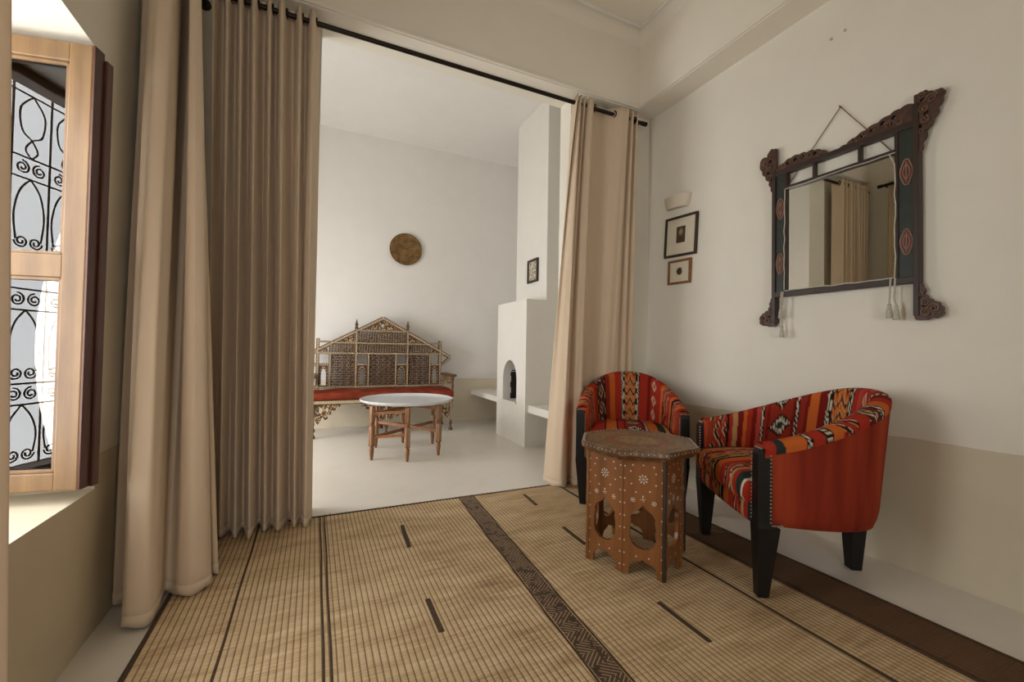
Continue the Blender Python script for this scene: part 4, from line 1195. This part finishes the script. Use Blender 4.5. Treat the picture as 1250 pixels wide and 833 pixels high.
# ------------------------------------------------------------------ carved mirror on the right wall
MXF = RX - .035
mi = thing('wall_mirror', 'dark green and carved wooden mirror with tassels on the right wall', 'mirror', (RX, 1.34, 1.18))
kf = MXF / RX
def my(y): return y * kf
def mz(z): return 1 + (z - 1) * kf
def mbox(name, mat, y0, y1, z0, z1, x0=-.02, x1=.0, par=mi, b=.003):
    ya_, yb_ = sorted((my(y0), my(y1)))
    return MB().bbox(MXF + x0, MXF + x1 + .03, ya_, yb_, mz(z0), mz(z1), b).build(name, mat, par, world=True)
mbox('mirror_glass', M['mirror'], 1.08, 1.612, 1.378, 1.985, .004, -.018, b=.001)
mbox('side_panel', M['green_frame'], 1.612, 1.678, 1.36, 2.10, -.004, -.01)
mbox('side_panel', M['green_frame'], 1.0, 1.078, 1.36, 2.10, -.004, -.01)
mbox('post', M['frame_dark'], 1.672, 1.694, 1.19, 2.13, -.014, -.0)
mbox('post', M['frame_dark'], .992, 1.014, 1.19, 2.19, -.014, -.0)
mbox('inner_strip', M['frame_dark'], 1.606, 1.622, 1.362, 2.09, -.01, -.005); mbox('inner_strip', M['frame_dark'], 1.07, 1.086, 1.362, 2.09, -.01, -.005)
mbox('top_rail', M['frame_dark'], .995, 1.69, 2.085, 2.115, -.012, -.005)
mbox('middle_rail', M['frame_dark'], 1.07, 1.62, 1.985, 2.006, -.012, -.005)
mbox('bottom_rail', M['frame_dark'], 1.0, 1.69, 1.345, 1.376, -.012, -.005)
mbox('spindle', M['frame_dark'], 1.447, 1.462, 2.0, 2.09, -.01, -.01); mbox('spindle', M['frame_dark'], 1.225, 1.24, 2.0, 2.09, -.01, -.01)
# oval medallions
for y in (1.645, 1.040):
    for z in (1.88, 1.545):
        m = MB(); pts = lambda r: [V(MXF - .0065, my(y + r * .022 * math.cos(t) * (1 + .12 * math.cos(4 * t))), mz(z + r * .062 * math.sin(t))) for t in [2 * PI * i / 24 for i in range(24)]]
        p0 = pts(1); n = len(p0); m.add(p0 + [p + V(.012, 0, 0) for p in p0], [tuple(range(n))] + [(i, (i + 1) % n, n + (i + 1) % n, n + i) for i in range(n)])
        md = m.build('medallion', M['medallion'], mi, world=True)
        m = MB(); m.tube(pts(1.0), .003, 5, closed=True); m.tube([p + V(-.001, 0, 0) for p in pts(.55)], .0022, 5, closed=True)
        m.tube([V(MXF - .008, my(y), mz(z - .05)), V(MXF - .008, my(y), mz(z + .05))], .0022, 5)
        m.build('gilt_outline', M['gilt_line'], md, world=True, smooth=True)
# pierced carvings
def carving(name, outline, holes, scrolls, th=.024):
    xf = lambda a, b, c: V(MXF - .008 + c, my(a), mz(b))
    m = MB(); m.plate(outline, holes, th, xf)
    o = m.build(name, M['carved'], mi, world=True)
    m = MB()
    for (c, r, a0, tn) in scrolls:
        m.tube([V(MXF - .011, my(p[0]), mz(p[1])) for p in spiral(c, r, r * .25, a0, tn, 16)], r * .19, 6)
    m.build('scroll_relief', M['carved_highlight'], o, world=True, smooth=True)['kind'] = 'stuff'
    return o
def circ(c, r, n=8, q=1.0): return [(c[0] + r * math.cos(2 * PI * i / n), c[1] + r * q * math.sin(2 * PI * i / n)) for i in range(n)]
def scallop(pts, amp=.012, n=5):
    """lobed edge through the given points: bulges between consecutive points"""
    out = []
    for i in range(len(pts) - 1):
        a = Vector((*pts[i], 0)); b = Vector((*pts[i + 1], 0)); d = b - a; nr = V(d.y, -d.x, 0).normalized()
        for k in range(n): 
            t = k / n; p = a.lerp(b, t) + nr * amp * math.sin(PI * t); out.append((p.x, p.y))
    out.append(pts[-1]); return out
for s, yb in ((1, 1.683), (-1, 1.003)):
    q = lambda u, z, s=s, yb=yb: (yb + s * u, z)     # u outwards from the post
    # upper outer ear
    e = [q(.006, 1.99), q(.022, 2.03), q(.032, 2.07), q(.058, 2.11), q(.078, 2.15), q(.092, 2.20), q(.070, 2.235), q(.045, 2.215), q(.030, 2.26), q(.002, 2.262)]
    if s < 0: e = [q(.006, 1.95), q(.02, 2.0), q(.032, 2.05), q(.06, 2.095), q(.075, 2.14), q(.09, 2.185), q(.092, 2.215), q(.066, 2.20), q(.045, 2.225), q(.02, 2.232)] 
    e2 = scallop(e if s > 0 else e, .008 * s)
    hs = [circ(q(.036, 2.125), .010, 8, 1.5), circ(q(.062, 2.175), .008), circ(q(.024, 2.195), .010, 8, 1.2), circ(q(.016, 2.075), .006, 8, 1.8), circ(q(.022, 2.16), .006)]
    carving('carved_ear', [q(-.008, 1.98)] + e2 + [q(-.008, e[-1][1])], hs, [(q(.055, 2.185), .022, 0, 1.4), (q(.03, 2.15), .02, 1, -1.4), (q(.03, 2.10), .018, 2, 1.3), (q(.018, 2.05), .013, 0, -1.2), (q(.02, 2.215), .017, 1, 1.3), (q(.07, 2.2), .014, 2, -1.2)])
    # crest lying on the top rail
    if s > 0: prof = [(-.29, 2.112), (-.27, 2.128), (-.235, 2.145), (-.19, 2.15), (-.15, 2.155), (-.10, 2.155), (-.06, 2.14), (-.02, 2.12)]
    else: prof = [(-.33, 2.108), (-.29, 2.122), (-.245, 2.14), (-.20, 2.158), (-.15, 2.17), (-.10, 2.185), (-.06, 2.195), (-.015, 2.198)]
    if s > 0: prof = [(u, z + .012) for u, z in prof]
    pr = [q(u, z) for u, z in prof]
    pr2 = scallop(pr, -.007 * s)
    hs = [circ(q(u, z), .011, 8, .95) for u, z in ((-.235, 2.138), (-.20, 2.142), (-.165, 2.145), (-.125, 2.147), (-.085, 2.142))]
    if s < 0: hs = [circ(q(u, z), .011, 8, .95) for u, z in ((-.25, 2.124), (-.215, 2.135), (-.175, 2.145), (-.13, 2.158), (-.085, 2.165), (-.10, 2.135))]
    carving('carved_crest', [q(-.30 if s > 0 else -.34, 2.10)] + pr2 + [q(-.005, 2.19 if s < 0 else 2.13), q(-.005, 2.10)], hs, [(q(u, z), .016, u * 40, 1.3 * sg) for u, z, sg in ((-.255, 2.13, 1), (-.205, 2.138, -1), (-.155, 2.143, 1), (-.105, 2.14, -1), (-.06, 2.135, 1))])
    # lower outer foot
    e = [q(.004, 1.345), q(.020, 1.325), q(.024, 1.29), q(.034, 1.265), q(.058, 1.255), q(.080, 1.235), q(.088, 1.205), q(.080, 1.182), q(.045, 1.180), q(.018, 1.170), q(-.008, 1.180)]
    e2 = scallop(e, -.007 * s)
    hs = [circ(q(.028, 1.235), .009), circ(q(.056, 1.222), .009, 8, 1.2), circ(q(.016, 1.28), .006, 8, 1.7), circ(q(.046, 1.196), .006), circ(q(.072, 1.205), .007)]
    carving('carved_foot', [q(-.008, 1.34)] + e2, hs, [(q(.062, 1.222), .022, 0, 1.5), (q(.035, 1.205), .02, 2, -1.4), (q(.03, 1.25), .017, 1, 1.4), (q(.014, 1.29), .013, 0, -1.3), (q(.012, 1.325), .010, 1, 1.2), (q(.07, 1.195), .013, 2, 1.2)])
# cord round the glass, tassels, hanging string
m = MB(); X_ = MXF - .014
def wob(y, z): return V(X_, my(y + random.uniform(-.003, .003)), mz(z + random.uniform(-.003, .003)))
path = [wob(1.10 + .005, 1.988)] + [wob(1.08, 1.985 - .05 * i) for i in range(1, 13)]
m.tube(path, .003, 6)
m.tube([wob(1.615, 1.385 + .05 * i) for i in range(13)], .003, 6)
m.tube([wob(1.08 + .0535 * i, 1.378) for i in range(11)], .0032, 6); m.tube([wob(1.08 + .0535 * i, 1.988) for i in range(11)], .0026, 6)
m.build('cord', M['cord'], mi, world=True, smooth=True)
def tassel(y, z0, z1, off=0):
    m = MB(); m.tube([V(X_, my(y), mz(z0)), V(X_ - .004, my(y + .003), mz((z0 + z1) / 2)), V(X_, my(y + off), mz(z1 + .06))], .0038, 6)
    m.lathe([(.004, .07), (.009, .062), (.007, .052), (.011, .04), (.013, .015), (.015, 0)], (X_, my(y + off), mz(z1)), 9)
    return m.build('tassel', M['cord'], mi, world=True, smooth=True)
tassel(1.632, 1.375, 1.10, -.004); tassel(1.622, 1.375, 1.215, .012); tassel(1.098, 1.378, 1.185, .006); tassel(1.080, 1.378, 1.175, -.004)
nl = V(RX - .012, 1.318, 2.335)
m = MB(); m.tube([V(RX - .012, 1.60, 2.0), nl], .0026, 6); m.tube([nl, V(RX - .012, 1.09, 1.995)], .0026, 6); m.build('hanging_string', M['iron'], mi, world=True)
m = MB(); m.tube([V(RX + .004, 1.318, 2.333), V(RX - .022, 1.318, 2.338)], .004, 8); m.build('hanging_nail', M['iron'], mi, world=True)
